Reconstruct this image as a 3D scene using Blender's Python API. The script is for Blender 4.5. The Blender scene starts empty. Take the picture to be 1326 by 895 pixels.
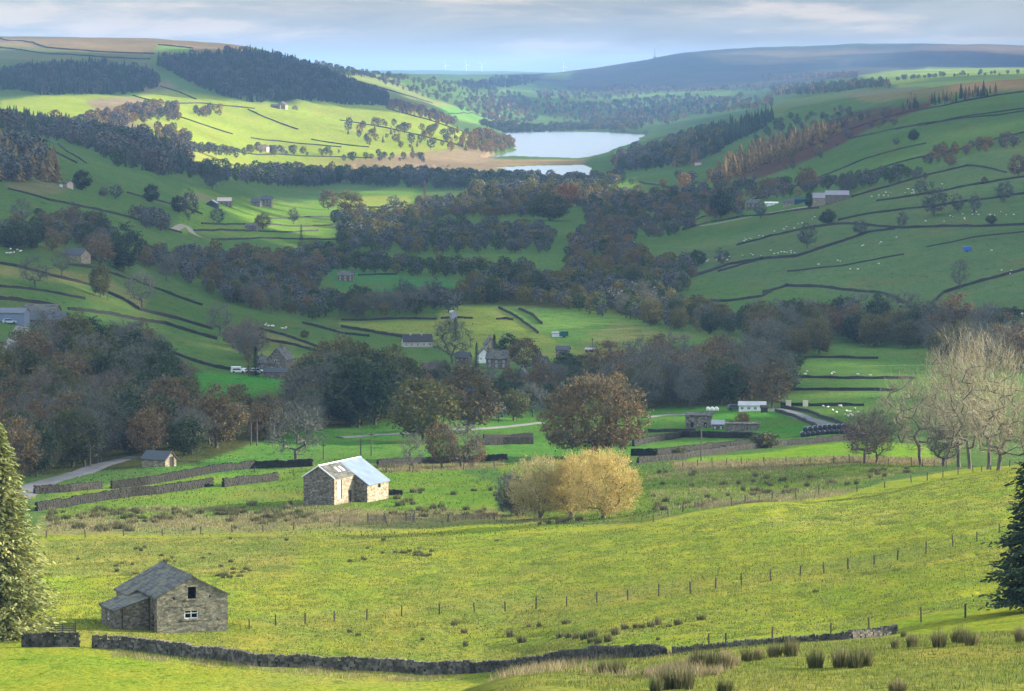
SUN_E = 5.0; SKY_S = .10; EXPO = 1.6
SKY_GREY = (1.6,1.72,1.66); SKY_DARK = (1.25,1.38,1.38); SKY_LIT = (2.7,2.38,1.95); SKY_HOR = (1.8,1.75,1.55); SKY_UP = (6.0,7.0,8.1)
HAZE = 3.7e-5; HAZE_C = (.33,.57,1.0); HAZE_G = 0.0
import bpy, math, random
import numpy as np
from mathutils import Vector, Matrix
rng = np.random.default_rng(7); random.seed(7)
scene = bpy.context.scene; COL = scene.collection
PI = math.pi
# ------------------------------------------------------------------ camera maths (pixels of the 1326x895 photograph)
FPX = 4600.0; PITCH = math.atan(352.5/FPX); DS = 1.84; LAKE_Z = -100.0
CP, SP = math.cos(PITCH), math.sin(PITCH)
def ray(px, py):
    cx = (np.asarray(px, float)-663)/FPX; cy = (447.5-np.asarray(py, float))/FPX
    return cx, CP+cy*SP, -SP+cy*CP
def pix_ang(px, py):
    x, y, z = ray(px, py); return np.arctan2(x, y), z/np.hypot(x, y)
# ------------------------------------------------------------------ noise
def _h(ix, iy, s):
    n = (ix*374761393 + iy*668265263 + s*974711) & 0xffffffff
    n = ((n ^ (n >> 13))*1274126177) & 0xffffffff
    return ((n ^ (n >> 16)) & 0xffff)/65535.0
def vnoise(x, y, s=0):
    ix = np.floor(x).astype(np.int64); iy = np.floor(y).astype(np.int64); fx = x-ix; fy = y-iy
    fx = fx*fx*(3-2*fx); fy = fy*fy*(3-2*fy)
    a = _h(ix, iy, s); b = _h(ix+1, iy, s); c = _h(ix, iy+1, s); d = _h(ix+1, iy+1, s)
    return (a*(1-fx)+b*fx)*(1-fy)+(c*(1-fx)+d*fx)*fy
def fbm(x, y, s=0, o=3):
    r = 0; amp = .5; t = 0
    for k in range(o):
        r = r+amp*vnoise(x*2**k+17.3*k, y*2**k-9.1*k, s+k); t += amp; amp *= .5
    return r/t*2-1
# ------------------------------------------------------------------ terrain: control points (column, [(distance, row)...])
T = {
-160:[(80,985),(140,925),(185,893),(222,822),(240,785),(270,735),(310,690),(340,655),(385,612),(440,575),(500,520),(540,470),(570,440),(610,395),(680,340),(760,295),(880,240),(980,200),(1100,160),(1300,176),(1600,152),(2050,132),(2350,102),(2650,74),(3100,47),(3600,62),(6000,100),(13000,100)],
0:[(80,985),(140,925),(185,895),(215,833),(240,785),(270,735),(310,690),(340,655),(385,612),(440,575),(500,520),(540,470),(570,440),(610,398),(680,350),(770,300),(900,240),(990,205),(1120,165),(1300,178),(1600,152),(2050,132),(2350,102),(2650,74),(3100,49),(3600,62),(6000,100),(13000,100)],
110:[(80,985),(140,925),(185,893),(215,834),(240,785),(270,735),(310,690),(340,655),(385,612),(440,580),(500,530),(550,480),(600,440),(650,402),(730,352),(840,300),(960,250),(1100,212),(1300,195),(1550,180),(1750,160),(2150,128),(2400,100),(2680,74),(3150,51),(3600,62),(6000,100),(13000,100)],
220:[(80,980),(140,925),(185,895),(222,826),(240,788),(270,735),(310,690),(340,655),(385,608),(440,565),(500,520),(560,480),(660,430),(760,380),(860,335),(980,290),(1130,250),(1300,224),(1500,200),(1700,188),(1950,160),(2280,128),(2450,105),(2700,74),(3200,55),(3700,66),(6000,100),(13000,100)],
330:[(80,975),(140,925),(185,897),(222,826),(240,788),(270,735),(310,690),(340,655),(390,608),(440,565),(500,525),(560,495),(640,460),(760,405),(900,355),(1050,310),(1250,275),(1500,245),(1750,225),(1950,208),(2100,180),(2350,135),(2500,110),(2720,82),(2950,66),(3400,78),(6000,100),(13000,100)],
440:[(80,970),(135,930),(180,900),(205,868),(222,826),(240,788),(270,735),(310,690),(340,650),(380,610),(440,570),(500,530),(580,492),(680,450),(760,420),(960,352),(1270,290),(1600,248),(1900,223),(2050,205),(2200,180),(2400,150),(2600,132),(2720,116),(2900,112),(3600,90),(4300,98),(8000,99),(12500,94),(13800,99)],
550:[(80,960),(130,930),(180,900),(203,872),(222,822),(240,785),(270,735),(310,690),(340,650),(380,610),(440,570),(500,530),(580,498),(690,450),(770,415),(980,352),(1280,288),(1600,248),(1900,223),(2120,206),(2320,180),(2500,162),(2640,148),(2850,152),(3200,138),(3900,112),(4500,99),(5200,102),(8000,99),(12500,93),(13800,98)],
660:[(80,905),(88,893),(99,876),(125,892),(165,895),(198,869),(222,820),(240,782),(270,732),(310,685),(340,648),(380,608),(430,580),(490,545),(580,502),(690,450),(770,415),(900,372),(1060,330),(1280,285),(1550,250),(1850,229),(2300,204),(2600,190),(3300,171),(3450,167),(3700,160),(4000,148),(4500,132),(5200,116),(6000,104),(6600,99),(8000,101),(12500,93),(13800,98)],
770:[(80,903),(88,888),(102,862),(128,880),(165,868),(190,851),(215,815),(240,772),(270,722),(310,675),(340,645),(380,608),(430,580),(490,545),(580,502),(690,450),(770,415),(900,372),(1060,330),(1280,285),(1550,250),(1850,229),(2400,198),(3300,171),(3450,168),(3700,160),(4400,142),(5200,126),(6200,111),(7200,88),(7800,100),(12000,96),(13800,99)],
880:[(80,903),(88,880),(104,848),(130,868),(165,856),(190,840),(215,800),(240,760),(270,712),(300,672),(322,652),(345,635),(380,605),(430,580),(490,545),(580,500),(690,448),(770,412),(880,370),(1020,330),(1200,292),(1400,256),(1600,236),(1800,212),(2150,185),(2400,172),(2800,180),(3300,160),(4000,143),(5000,122),(6200,98),(7500,70),(8200,85),(12000,96),(13800,99)],
990:[(78,903),(86,878),(106,836),(132,855),(165,845),(195,824),(215,792),(240,750),(270,702),(300,660),(318,648),(345,635),(370,610),(400,592),(440,572),(500,532),(580,492),(680,445),(780,400),(880,360),(1000,325),(1150,287),(1300,258),(1450,232),(1650,207),(1900,180),(2150,160),(2450,143),(2900,156),(3600,136),(4500,119),(5500,104),(6600,84),(7500,62),(8200,75),(12000,96),(13800,99)],
1100:[(78,903),(86,875),(108,829),(135,848),(165,838),(197,816),(218,780),(245,730),(275,690),(305,655),(320,645),(345,628),(370,602),(400,585),(440,566),(490,538),(560,500),(640,466),(720,430),(800,385),(900,335),(1050,280),(1200,240),(1350,215),(1600,178),(1850,152),(2100,130),(2700,138),(3500,117),(4500,101),(5500,91),(6500,80),(7500,59),(8200,75),(12000,96),(13800,99)],
1210:[(76,903),(85,872),(108,821),(138,840),(168,822),(198,797),(222,755),(250,708),(280,668),(305,638),(318,625),(340,622),(375,602),(410,585),(450,566),(510,530),(580,495),(640,468),(700,435),(770,392),(860,340),(1000,278),(1150,228),(1300,190),(1500,152),(1700,130),(1880,117),(2500,124),(3500,107),(4500,95),(6000,84),(7500,57),(8200,70),(12000,96),(13800,99)],
1326:[(76,903),(85,870),(106,817),(135,832),(168,808),(200,782),(225,742),(250,700),(285,650),(325,604),(355,606),(400,596),(450,575),(510,535),(570,500),(640,465),(700,425),(760,380),(850,330),(980,270),(1120,215),(1280,172),(1450,142),(1600,122),(1780,106),(2300,112),(3500,100),(4500,92),(6000,82),(7500,58),(8200,70),(12000,96),(13800,99)],
1490:[(76,903),(85,868),(106,812),(135,826),(168,795),(200,765),(225,725),(250,680),(285,630),(325,584),(355,590),(400,590),(450,572),(510,535),(570,500),(640,460),(700,415),(760,370),(850,320),(980,255),(1120,200),(1280,155),(1450,125),(1600,106),(1780,92),(2300,104),(3500,94),(4500,88),(6000,80),(7500,59),(8200,70),(12000,96),(13800,99)],
}
cu, cv, cw = [], [], []
for px, L in T.items():
    for D, py in L:
        a, t = pix_ang(px, py); cu.append(float(a)); cv.append(math.log(D*DS)); cw.append(float(t))
cu = np.array(cu)/0.03; cv = np.array(cv)/0.16; cw = np.array(cw)
def K(r2): return .5*r2*np.log(r2+1e-9)
n = len(cu); A = np.zeros((n+3, n+3))
A[:n, :n] = K((cu[:, None]-cu)**2+(cv[:, None]-cv)**2)+np.eye(n)*.002
A[:n, n] = 1; A[:n, n+1] = cu; A[:n, n+2] = cv; A[n:, :n] = A[:n, n:].T
SOL = np.linalg.solve(A, np.concatenate([cw, [0, 0, 0]]))
def tps(u, v):
    sh = np.shape(u); u = np.ravel(u); v = np.ravel(v); out = np.empty(len(u))
    for i in range(0, len(u), 20000):
        uu = u[i:i+20000]; vv = v[i:i+20000]
        out[i:i+20000] = K((uu[:, None]-cu)**2+(vv[:, None]-cv)**2)@SOL[:n]+SOL[n]+SOL[n+1]*uu+SOL[n+2]*vv
    return out.reshape(sh)
AMAX = float(pix_ang(1450, 500)[0])
az_in = np.linspace(-AMAX, AMAX, 700)
side = AMAX+np.cumsum(np.linspace(.004, .06, 28))
AZ = np.concatenate([-side[::-1], az_in, side]); NA = len(AZ)
def seg(a, b, k): return list(np.exp(np.linspace(math.log(a), math.log(b), k, endpoint=False)))
DD = np.array([3, 12, 25, 45, 70, 95]+seg(120, 330, 110)+seg(330, 800, 330)+seg(800, 2600, 260)+seg(2600, 8000, 210)+seg(8000, 26000, 110)+[26000., 34000.]); ND = len(DD)
# coarse TPS then smooth resampling along azimuth
azc = np.linspace(-AMAX, AMAX, 180); vD = np.log(np.clip(DD, 140, 25400))/.16
Uc, Vc = np.meshgrid(azc/.03, vD, indexing='ij'); Ec = tps(Uc, Vc)
i0 = np.clip(((az_in+AMAX)/(2*AMAX)*179).astype(int), 0, 178); fr = (az_in+AMAX)/(2*AMAX)*179-i0
im = np.clip(i0-1, 0, 179); ip = np.clip(i0+2, 0, 179); fr = fr[:, None]
p0, p1, p2, p3 = Ec[im], Ec[i0], Ec[i0+1], Ec[ip]
Ein = .5*((2*p1)+(-p0+p2)*fr+(2*p0-5*p1+4*p2-p3)*fr**2+(-p0+3*p1-3*p2+p3)*fr**3)
E = np.concatenate([np.repeat(Ein[:1], 28, 0), Ein, np.repeat(Ein[-1:], 28, 0)])
GX = np.sin(AZ)[:, None]*DD; GY = np.cos(AZ)[:, None]*DD; GZ = E*DD
zn = GZ[:, 6].copy()
for j in range(6):
    t = (DD[j]/DD[6]); GZ[:, j] = -1.7*(1-t)+zn*t
near = np.clip((DD-200)/250, 0.35, 1)
GZ += (fbm(GX/4.5, GY/7, 3, 3)*.16+fbm(GX/1.6, GY/2.2, 8, 2)*.05)*np.clip((1500-DD)/900, 0, 1)*near
GZ += fbm(GX/38, GY/60, 11, 3)*.85*np.clip((DD-150)/400, 0, 1)*np.clip(1.5-DD/9000, 0.3, 1)
GZ += fbm(GX/220, GY/260, 15, 3)*np.clip((DD-2500)/3000, 0, 1)*7*np.clip((GZ+104)/25, 0, 1)
for P in ([(985,667),(1060,670),(1100,675),(1150,678),(1210,681),(1290,679)], [(442,770),(480,773),(522,768)], [(442,812),(500,810),(552,804),(600,806)], [(955,776),(1000,774),(1030,769)], [(1040,806),(1100,796),(1200,780),(1300,762)], [(70,752),(140,742),(190,747)], [(660,826),(720,820),(760,818)], [(560,742),(650,734),(720,728)], [(75,733),(150,726),(220,728)], [(1100,745),(1180,735),(1290,715)], [(640,838),(700,842),(760,838)]):
    L = []
    for (ax_, ay_), (bx_, by_) in zip(P, P[1:]):
        for k in range(6):
            a, t = pix_ang(ax_+(bx_-ax_)*k/6, ay_+(by_-ay_)*k/6); i = int(np.argmin(abs(AZ-float(a)))); col = GZ[i]/DD; ok = np.where((col >= float(t)) & (DD > 335))[0]; d = DD[ok[0]]; L.append((math.sin(float(a))*d, math.cos(float(a))*d))
    L = np.array(L); m = (DD > L[:, 1].min()-8)[None, :] & (DD < L[:, 1].max()+30)[None, :] & (np.abs(AZ) < AMAX)[:, None]; ii = np.where(m); dm = np.full(len(ii[0]), 99.)
    for (ax_, ay_), (bx_, by_) in zip(L, L[1:]):
        ex, ey = bx_-ax_, by_-ay_; q = np.clip(((GX[ii]-ax_)*ex+(GY[ii]-ay_)*ey)/(ex*ex+ey*ey+1e-6), 0, 1); dm = np.minimum(dm, np.hypot(GX[ii]-ax_-q*ex, GY[ii]-ay_-q*ey))
    GZ[ii] -= .55*np.exp(-(dm/1.3)**2)*np.clip(.6+1.2*fbm(GX[ii]/6, GY[ii]/6, 77, 2), 0, 1.2)
GZ += fbm(GX/700, GY/900, 18, 4)*np.clip((DD-7500)/3000, 0, 1)*16*np.clip((GZ+70)/60, 0, 1)*np.clip((26000-DD)/8000,0,1)
# lake bed
def lakepoly(P):
    out = []
    for px, py in P:
        x, y, z = ray(px, py); t = LAKE_Z/z; out.append((float(x*t), float(y*t)))
    return np.array(out)
LAKES = [lakepoly(P) for P in (
 [(645,171),(700,170),(740,171),(790,171.5),(838,174),(822,184),(808,190),(795,197),(785,203.5),(757,205.5),(700,204),(664,202),(655,203),(637,206),(627,207),(630,203),(655,199),(668,195),(664,186),(656,177)],
 [(622,227),(640,223.5),(654,219),(636,217.5),(655,216.5),(700,214),(756,214),(770,219),(760,228),(700,230),(655,229)],
 [(448,222),(470,221),(506,222),(508,226),(450,226)], [(538,219),(575,217.5),(574,220),(540,220.5)], [(385,226),(440,224),(440,227),(386,229)])]
def pip(x, y, P):
    ins = np.zeros(np.shape(x), bool); j = len(P)-1
    for i in range(len(P)):
        xi, yi = P[i]; xj, yj = P[j]
        if yi != yj:
            ins ^= ((yi > y) != (yj > y)) & (x < (xj-xi)*(y-yi)/(yj-yi)+xi)
        j = i
    return ins
wob = fbm(GX/40, GY/90, 21, 2)
lake = np.zeros(GX.shape, bool)
for P in LAKES: lake |= pip(GX+wob*6, GY+wob*25, P)
flat = (DD > 1500*DS)[None, :] & (DD < 3420*DS)[None, :] & (GZ < -96)
GZ = np.where(flat, np.maximum(GZ, -99.3+.25*wob), GZ)
GZ = np.where(lake, -101.2, GZ)
ET = GZ/DD
def _sample(az, D, F):
    i = np.clip(np.searchsorted(AZ, az)-1, 0, NA-2); j = np.clip(np.searchsorted(DD, D)-1, 0, ND-2)
    a = np.clip((az-AZ[i])/(AZ[i+1]-AZ[i]), 0, 1); b = np.clip((D-DD[j])/(DD[j+1]-DD[j]), 0, 1)
    return (F[i, j]*(1-a)+F[i+1, j]*a)*(1-b)+(F[i, j+1]*(1-a)+F[i+1, j+1]*a)*b
def ground(x, y): return _sample(np.arctan2(x, y), np.hypot(x, y), GZ)
def hit(px, py, dmin=100, dmax=1e9):
    """first point of the terrain seen through a pixel (beyond dmin metres)"""
    a, t = pix_ang(px, py); a = float(a); t = float(t)
    i = int(np.clip(np.searchsorted(AZ, a)-1, 0, NA-2)); w = (a-AZ[i])/(AZ[i+1]-AZ[i])
    col = ET[i]*(1-w)+ET[i+1]*w
    ok = np.where((col >= t) & (DD > dmin))[0]
    if len(ok) == 0:
        m = (DD > dmin) & (DD < min(dmax, 16000)); k = int(np.argmax(np.where(m, col, -9))); D = DD[k]
    else:
        k = ok[0]
        if k > 0 and col[k] > col[k-1] and col[k-1] < t: D = DD[k-1]+(DD[k]-DD[k-1])*(t-col[k-1])/(col[k]-col[k-1])
        else: D = DD[k]
    D = min(float(D), dmax)
    x = math.sin(a)*D; y = math.cos(a)*D
    return Vector((x, y, float(ground(x, y))))
def wpoly(P, dmin=100): return np.array([[*hit(x, y, dmin)[:2]] for x, y in P])
def proj(x, y, z):
    """world -> photograph pixel, used only to check the layout"""
    d = y*CP-z*SP; u = y*SP+z*CP
    return 663+FPX*x/d, 447.5-FPX*u/d
# ------------------------------------------------------------------ mesh + object helpers
class MB:
    def __init__(s): s.v = []; s.f = []; s.m = []; s.mats = []
    def mi(s, mat):
        if mat not in s.mats: s.mats.append(mat)
        return s.mats.index(mat)
    def poly(s, pts, mat):
        b = len(s.v); s.v += [tuple(p) for p in pts]; s.f.append(tuple(range(b, b+len(pts)))); s.m.append(s.mi(mat))
    def box(s, x0, x1, y0, y1, z0, z1, mat, M=None):
        P = [Vector(p) for p in ((x0,y0,z0),(x1,y0,z0),(x1,y1,z0),(x0,y1,z0),(x0,y0,z1),(x1,y0,z1),(x1,y1,z1),(x0,y1,z1))]
        if M is not None: P = [M@p for p in P]
        b = len(s.v); s.v += [tuple(p) for p in P]; k = s.mi(mat)
        for f in ((0,3,2,1),(4,5,6,7),(0,1,5,4),(1,2,6,5),(2,3,7,6),(3,0,4,7)): s.f.append(tuple(b+i for i in f)); s.m.append(k)
    def prism(s, prof, mat, y0, y1, M=None):
        """profile in x,z extruded along y"""
        n = len(prof); b = len(s.v); k = s.mi(mat)
        P = [Vector((x, y0, z)) for x, z in prof]+[Vector((x, y1, z)) for x, z in prof]
        if M is not None: P = [M@p for p in P]
        s.v += [tuple(p) for p in P]
        s.f.append(tuple(b+i for i in range(n))); s.f.append(tuple(b+n+i for i in reversed(range(n)))); s.m += [k, k]
        for i in range(n):
            j = (i+1) % n; s.f.append((b+i, b+n+i, b+n+j, b+j)); s.m.append(k)
    def tube(s, pts, rad, mat, n=5, cap=True):
        k = s.mi(mat); pts = [Vector(p) for p in pts]; rings = []
        for i, p in enumerate(pts):
            d = (pts[min(i+1, len(pts)-1)]-pts[max(i-1, 0)]); d = d.normalized() if d.length > 1e-9 else Vector((0,0,1))
            a = d.cross(Vector((0,0,1)) if abs(d.z) < .9 else Vector((1,0,0))).normalized(); c = d.cross(a)
            b = len(s.v); r = rad[i] if hasattr(rad, '__len__') else rad
            for q in range(n):
                t = 2*PI*q/n; s.v.append(tuple(p+a*math.cos(t)*r+c*math.sin(t)*r))
            rings.append(b)
        for i in range(len(rings)-1):
            for q in range(n):
                w = (q+1) % n; s.f.append((rings[i]+q, rings[i]+w, rings[i+1]+w, rings[i+1]+q)); s.m.append(k)
        if cap:
            s.f.append(tuple(rings[-1]+q for q in range(n))); s.m.append(k)
            s.f.append(tuple(rings[0]+q for q in reversed(range(n)))); s.m.append(k)
    def mesh(s, name, smooth=False):
        me = bpy.data.meshes.new(name); me.from_pydata(s.v, [], s.f)
        for m in s.mats: me.materials.append(m)
        me.polygons.foreach_set('material_index', s.m)
        if smooth: me.polygons.foreach_set('use_smooth', [True]*len(s.f))
        me.update(); return me
    def build(s, name, parent=None, loc=(0,0,0), rz=0, smooth=False):
        return link(name, s.mesh(name, smooth), parent, loc, rz)
def link(name, me, parent=None, loc=(0,0,0), rz=0, sc=None):
    o = bpy.data.objects.new(name, me); COL.objects.link(o); o.parent = parent
    o.location = loc; o.rotation_euler = (0, 0, rz)
    if sc is not None: o.scale = sc if hasattr(sc, '__len__') else (sc, sc, sc)
    return o
def tag(o, label=None, cat=None, group=None, kind=None):
    if label: o['label'] = label
    if cat: o['category'] = cat
    if group: o['group'] = group
    if kind: o['kind'] = kind
    return o
def thing(name, label, cat, loc, rz=0, group=None):
    return tag(link(name, None, None, loc, rz), label, cat, group)
def npmesh(name, V, F, mats, mi=None, smooth=False):
    """V (n,3), F (m,k) arrays with k = 3 or 4"""
    me = bpy.data.meshes.new(name); V = np.asarray(V, np.float32); F = np.asarray(F, np.int32); m, k = F.shape
    me.vertices.add(len(V)); me.vertices.foreach_set('co', V.ravel())
    me.loops.add(m*k); me.loops.foreach_set('vertex_index', F.ravel())
    me.polygons.add(m); me.polygons.foreach_set('loop_start', np.arange(0, m*k, k, dtype=np.int32))
    for q in mats: me.materials.append(q)
    if mi is not None: me.polygons.foreach_set('material_index', np.asarray(mi, np.int32))
    if smooth: me.polygons.foreach_set('use_smooth', np.ones(m, bool))
    me.update(calc_edges=True); me.validate(); return me
# ------------------------------------------------------------------ materials
def newmat(name):
    m = bpy.data.materials.new(name); m.use_nodes = True; nt = m.node_tree; nt.nodes.clear()
    o = nt.nodes.new('ShaderNodeOutputMaterial'); b = nt.nodes.new('ShaderNodeBsdfPrincipled'); nt.links.new(b.outputs[0], o.inputs[0])
    b.inputs['Roughness'].default_value = .9; b.inputs['Specular IOR Level'].default_value = .2
    return m, nt, b
def N(nt, t, **kw):
    q = nt.nodes.new(t)
    for k, v in kw.items(): setattr(q, k, v)
    return q
def noise(nt, vec, scale, detail=3, rough=.55, dist=0):
    q = N(nt, 'ShaderNodeTexNoise'); q.inputs['Scale'].default_value = scale; q.inputs['Detail'].default_value = detail
    q.inputs['Roughness'].default_value = rough; q.inputs['Distortion'].default_value = dist
    if vec is not None: nt.links.new(vec, q.inputs['Vector'])
    return q.outputs['Fac']
def ramp(nt, fac, stops):
    q = N(nt, 'ShaderNodeValToRGB'); e = q.color_ramp.elements
    while len(e) > 1: e.remove(e[0])
    e[0].position = stops[0][0]; e[0].color = (*stops[0][1], 1)
    for p, c in stops[1:]:
        x = e.new(p); x.color = (*c, 1)
    nt.links.new(fac, q.inputs[0]); return q.outputs[0]
def mixc(nt, a, b, fac, mode='MIX'):
    q = N(nt, 'ShaderNodeMix', data_type='RGBA', blend_type=mode)
    for s, v in ((6, a), (7, b)):
        if isinstance(v, tuple): q.inputs[s].default_value = (*v, 1)
        else: nt.links.new(v, q.inputs[s])
    if isinstance(fac, (int, float)): q.inputs[0].default_value = fac
    else: nt.links.new(fac, q.inputs[0])
    return q.outputs[2]
def bump(nt, b, h, strength, dist):
    q = N(nt, 'ShaderNodeBump'); q.inputs['Strength'].default_value = strength; q.inputs['Distance'].default_value = dist
    nt.links.new(h, q.inputs['Height']); nt.links.new(q.outputs[0], b.inputs['Normal'])
def coords(nt, scale=(1,1,1), space='Object'):
    c = N(nt, 'ShaderNodeTexCoord'); m = N(nt, 'ShaderNodeMapping'); m.inputs['Scale'].default_value = scale
    nt.links.new(c.outputs[space], m.inputs[0]); return m.outputs[0]
def worldpos(nt, scale=(1,1,1)):
    c = N(nt, 'ShaderNodeNewGeometry'); m = N(nt, 'ShaderNodeMapping'); m.inputs['Scale'].default_value = scale
    nt.links.new(c.outputs['Position'], m.inputs[0]); return m.outputs[0]
def simple(name, c1, c2=None, scale=2, rough=.85, spec=.2, bmp=0, space='Object', metal=0, vscale=(1,1,1)):
    m, nt, b = newmat(name); b.inputs['Roughness'].default_value = rough; b.inputs['Specular IOR Level'].default_value = spec
    b.inputs['Metallic'].default_value = metal
    v = coords(nt, vscale, space); f = noise(nt, v, scale, 4, .6)
    c2 = c2 or tuple(x*.7 for x in c1)
    nt.links.new(ramp(nt, f, [(.3, c2), (.7, c1)]), b.inputs['Base Color'])
    if bmp: bump(nt, b, f, .6, bmp)
    return m
def leafmat(name, cols, scale=.35, trans=.25, vary=.35):
    m, nt, b = newmat(name); b.inputs['Roughness'].default_value = .75
    g = N(nt, 'ShaderNodeNewGeometry'); oi = N(nt, 'ShaderNodeObjectInfo')
    f = noise(nt, coords(nt), scale, 2, .5)
    a = N(nt, 'ShaderNodeMath', operation='MULTIPLY_ADD'); nt.links.new(g.outputs['Random Per Island'], a.inputs[0]); a.inputs[1].default_value = .45; nt.links.new(f, a.inputs[2])
    a2 = N(nt, 'ShaderNodeMath', operation='MULTIPLY_ADD'); nt.links.new(oi.outputs['Random'], a2.inputs[0]); a2.inputs[1].default_value = vary; nt.links.new(a.outputs[0], a2.inputs[2])
    a3 = N(nt, 'ShaderNodeMath', operation='SUBTRACT'); nt.links.new(a2.outputs[0], a3.inputs[0]); a3.inputs[1].default_value = .225+vary/2
    k = len(cols); col = ramp(nt, a3.outputs[0], [(.12+.76*i/(k-1), c) for i, c in enumerate(cols)])
    nt.links.new(col, b.inputs['Base Color'])
    if trans:
        t = N(nt, 'ShaderNodeBsdfTranslucent'); nt.links.new(col, t.inputs[0]); mx = N(nt, 'ShaderNodeMixShader'); mx.inputs[0].default_value = trans
        o = [q for q in nt.nodes if q.type == 'OUTPUT_MATERIAL'][0]
        nt.links.new(b.outputs[0], mx.inputs[1]); nt.links.new(t.outputs[0], mx.inputs[2]); nt.links.new(mx.outputs[0], o.inputs[0])
    return m
def stonemat(name, cols, scale=2.2, mortar=.5, bmp=.04, vs=(1,1,1.8)):
    m, nt, b = newmat(name); v = coords(nt, vs)
    vo = N(nt, 'ShaderNodeTexVoronoi'); vo.inputs['Scale'].default_value = scale; nt.links.new(v, vo.inputs['Vector'])
    ve = N(nt, 'ShaderNodeTexVoronoi', feature='DISTANCE_TO_EDGE'); ve.inputs['Scale'].default_value = scale; nt.links.new(v, ve.inputs['Vector'])
    sp = N(nt, 'ShaderNodeSeparateColor'); nt.links.new(vo.outputs['Color'], sp.inputs[0])
    k = len(cols); c = ramp(nt, sp.outputs[0], [(.05+.9*i/(k-1), q) for i, q in enumerate(cols)])
    f = noise(nt, v, 1.1, 4, .7); c = mixc(nt, c, ramp(nt, f, [(.35, (.45,.45,.45)), (.65, (1.25,1.2,1.15))]), .8, 'MULTIPLY')
    e = ramp(nt, ve.outputs[0], [(0, (mortar,)*3), (.07, (1,1,1))]); c = mixc(nt, c, e, 1, 'MULTIPLY')
    nt.links.new(c, b.inputs['Base Color']); bump(nt, b, e, .7, bmp); return m
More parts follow.
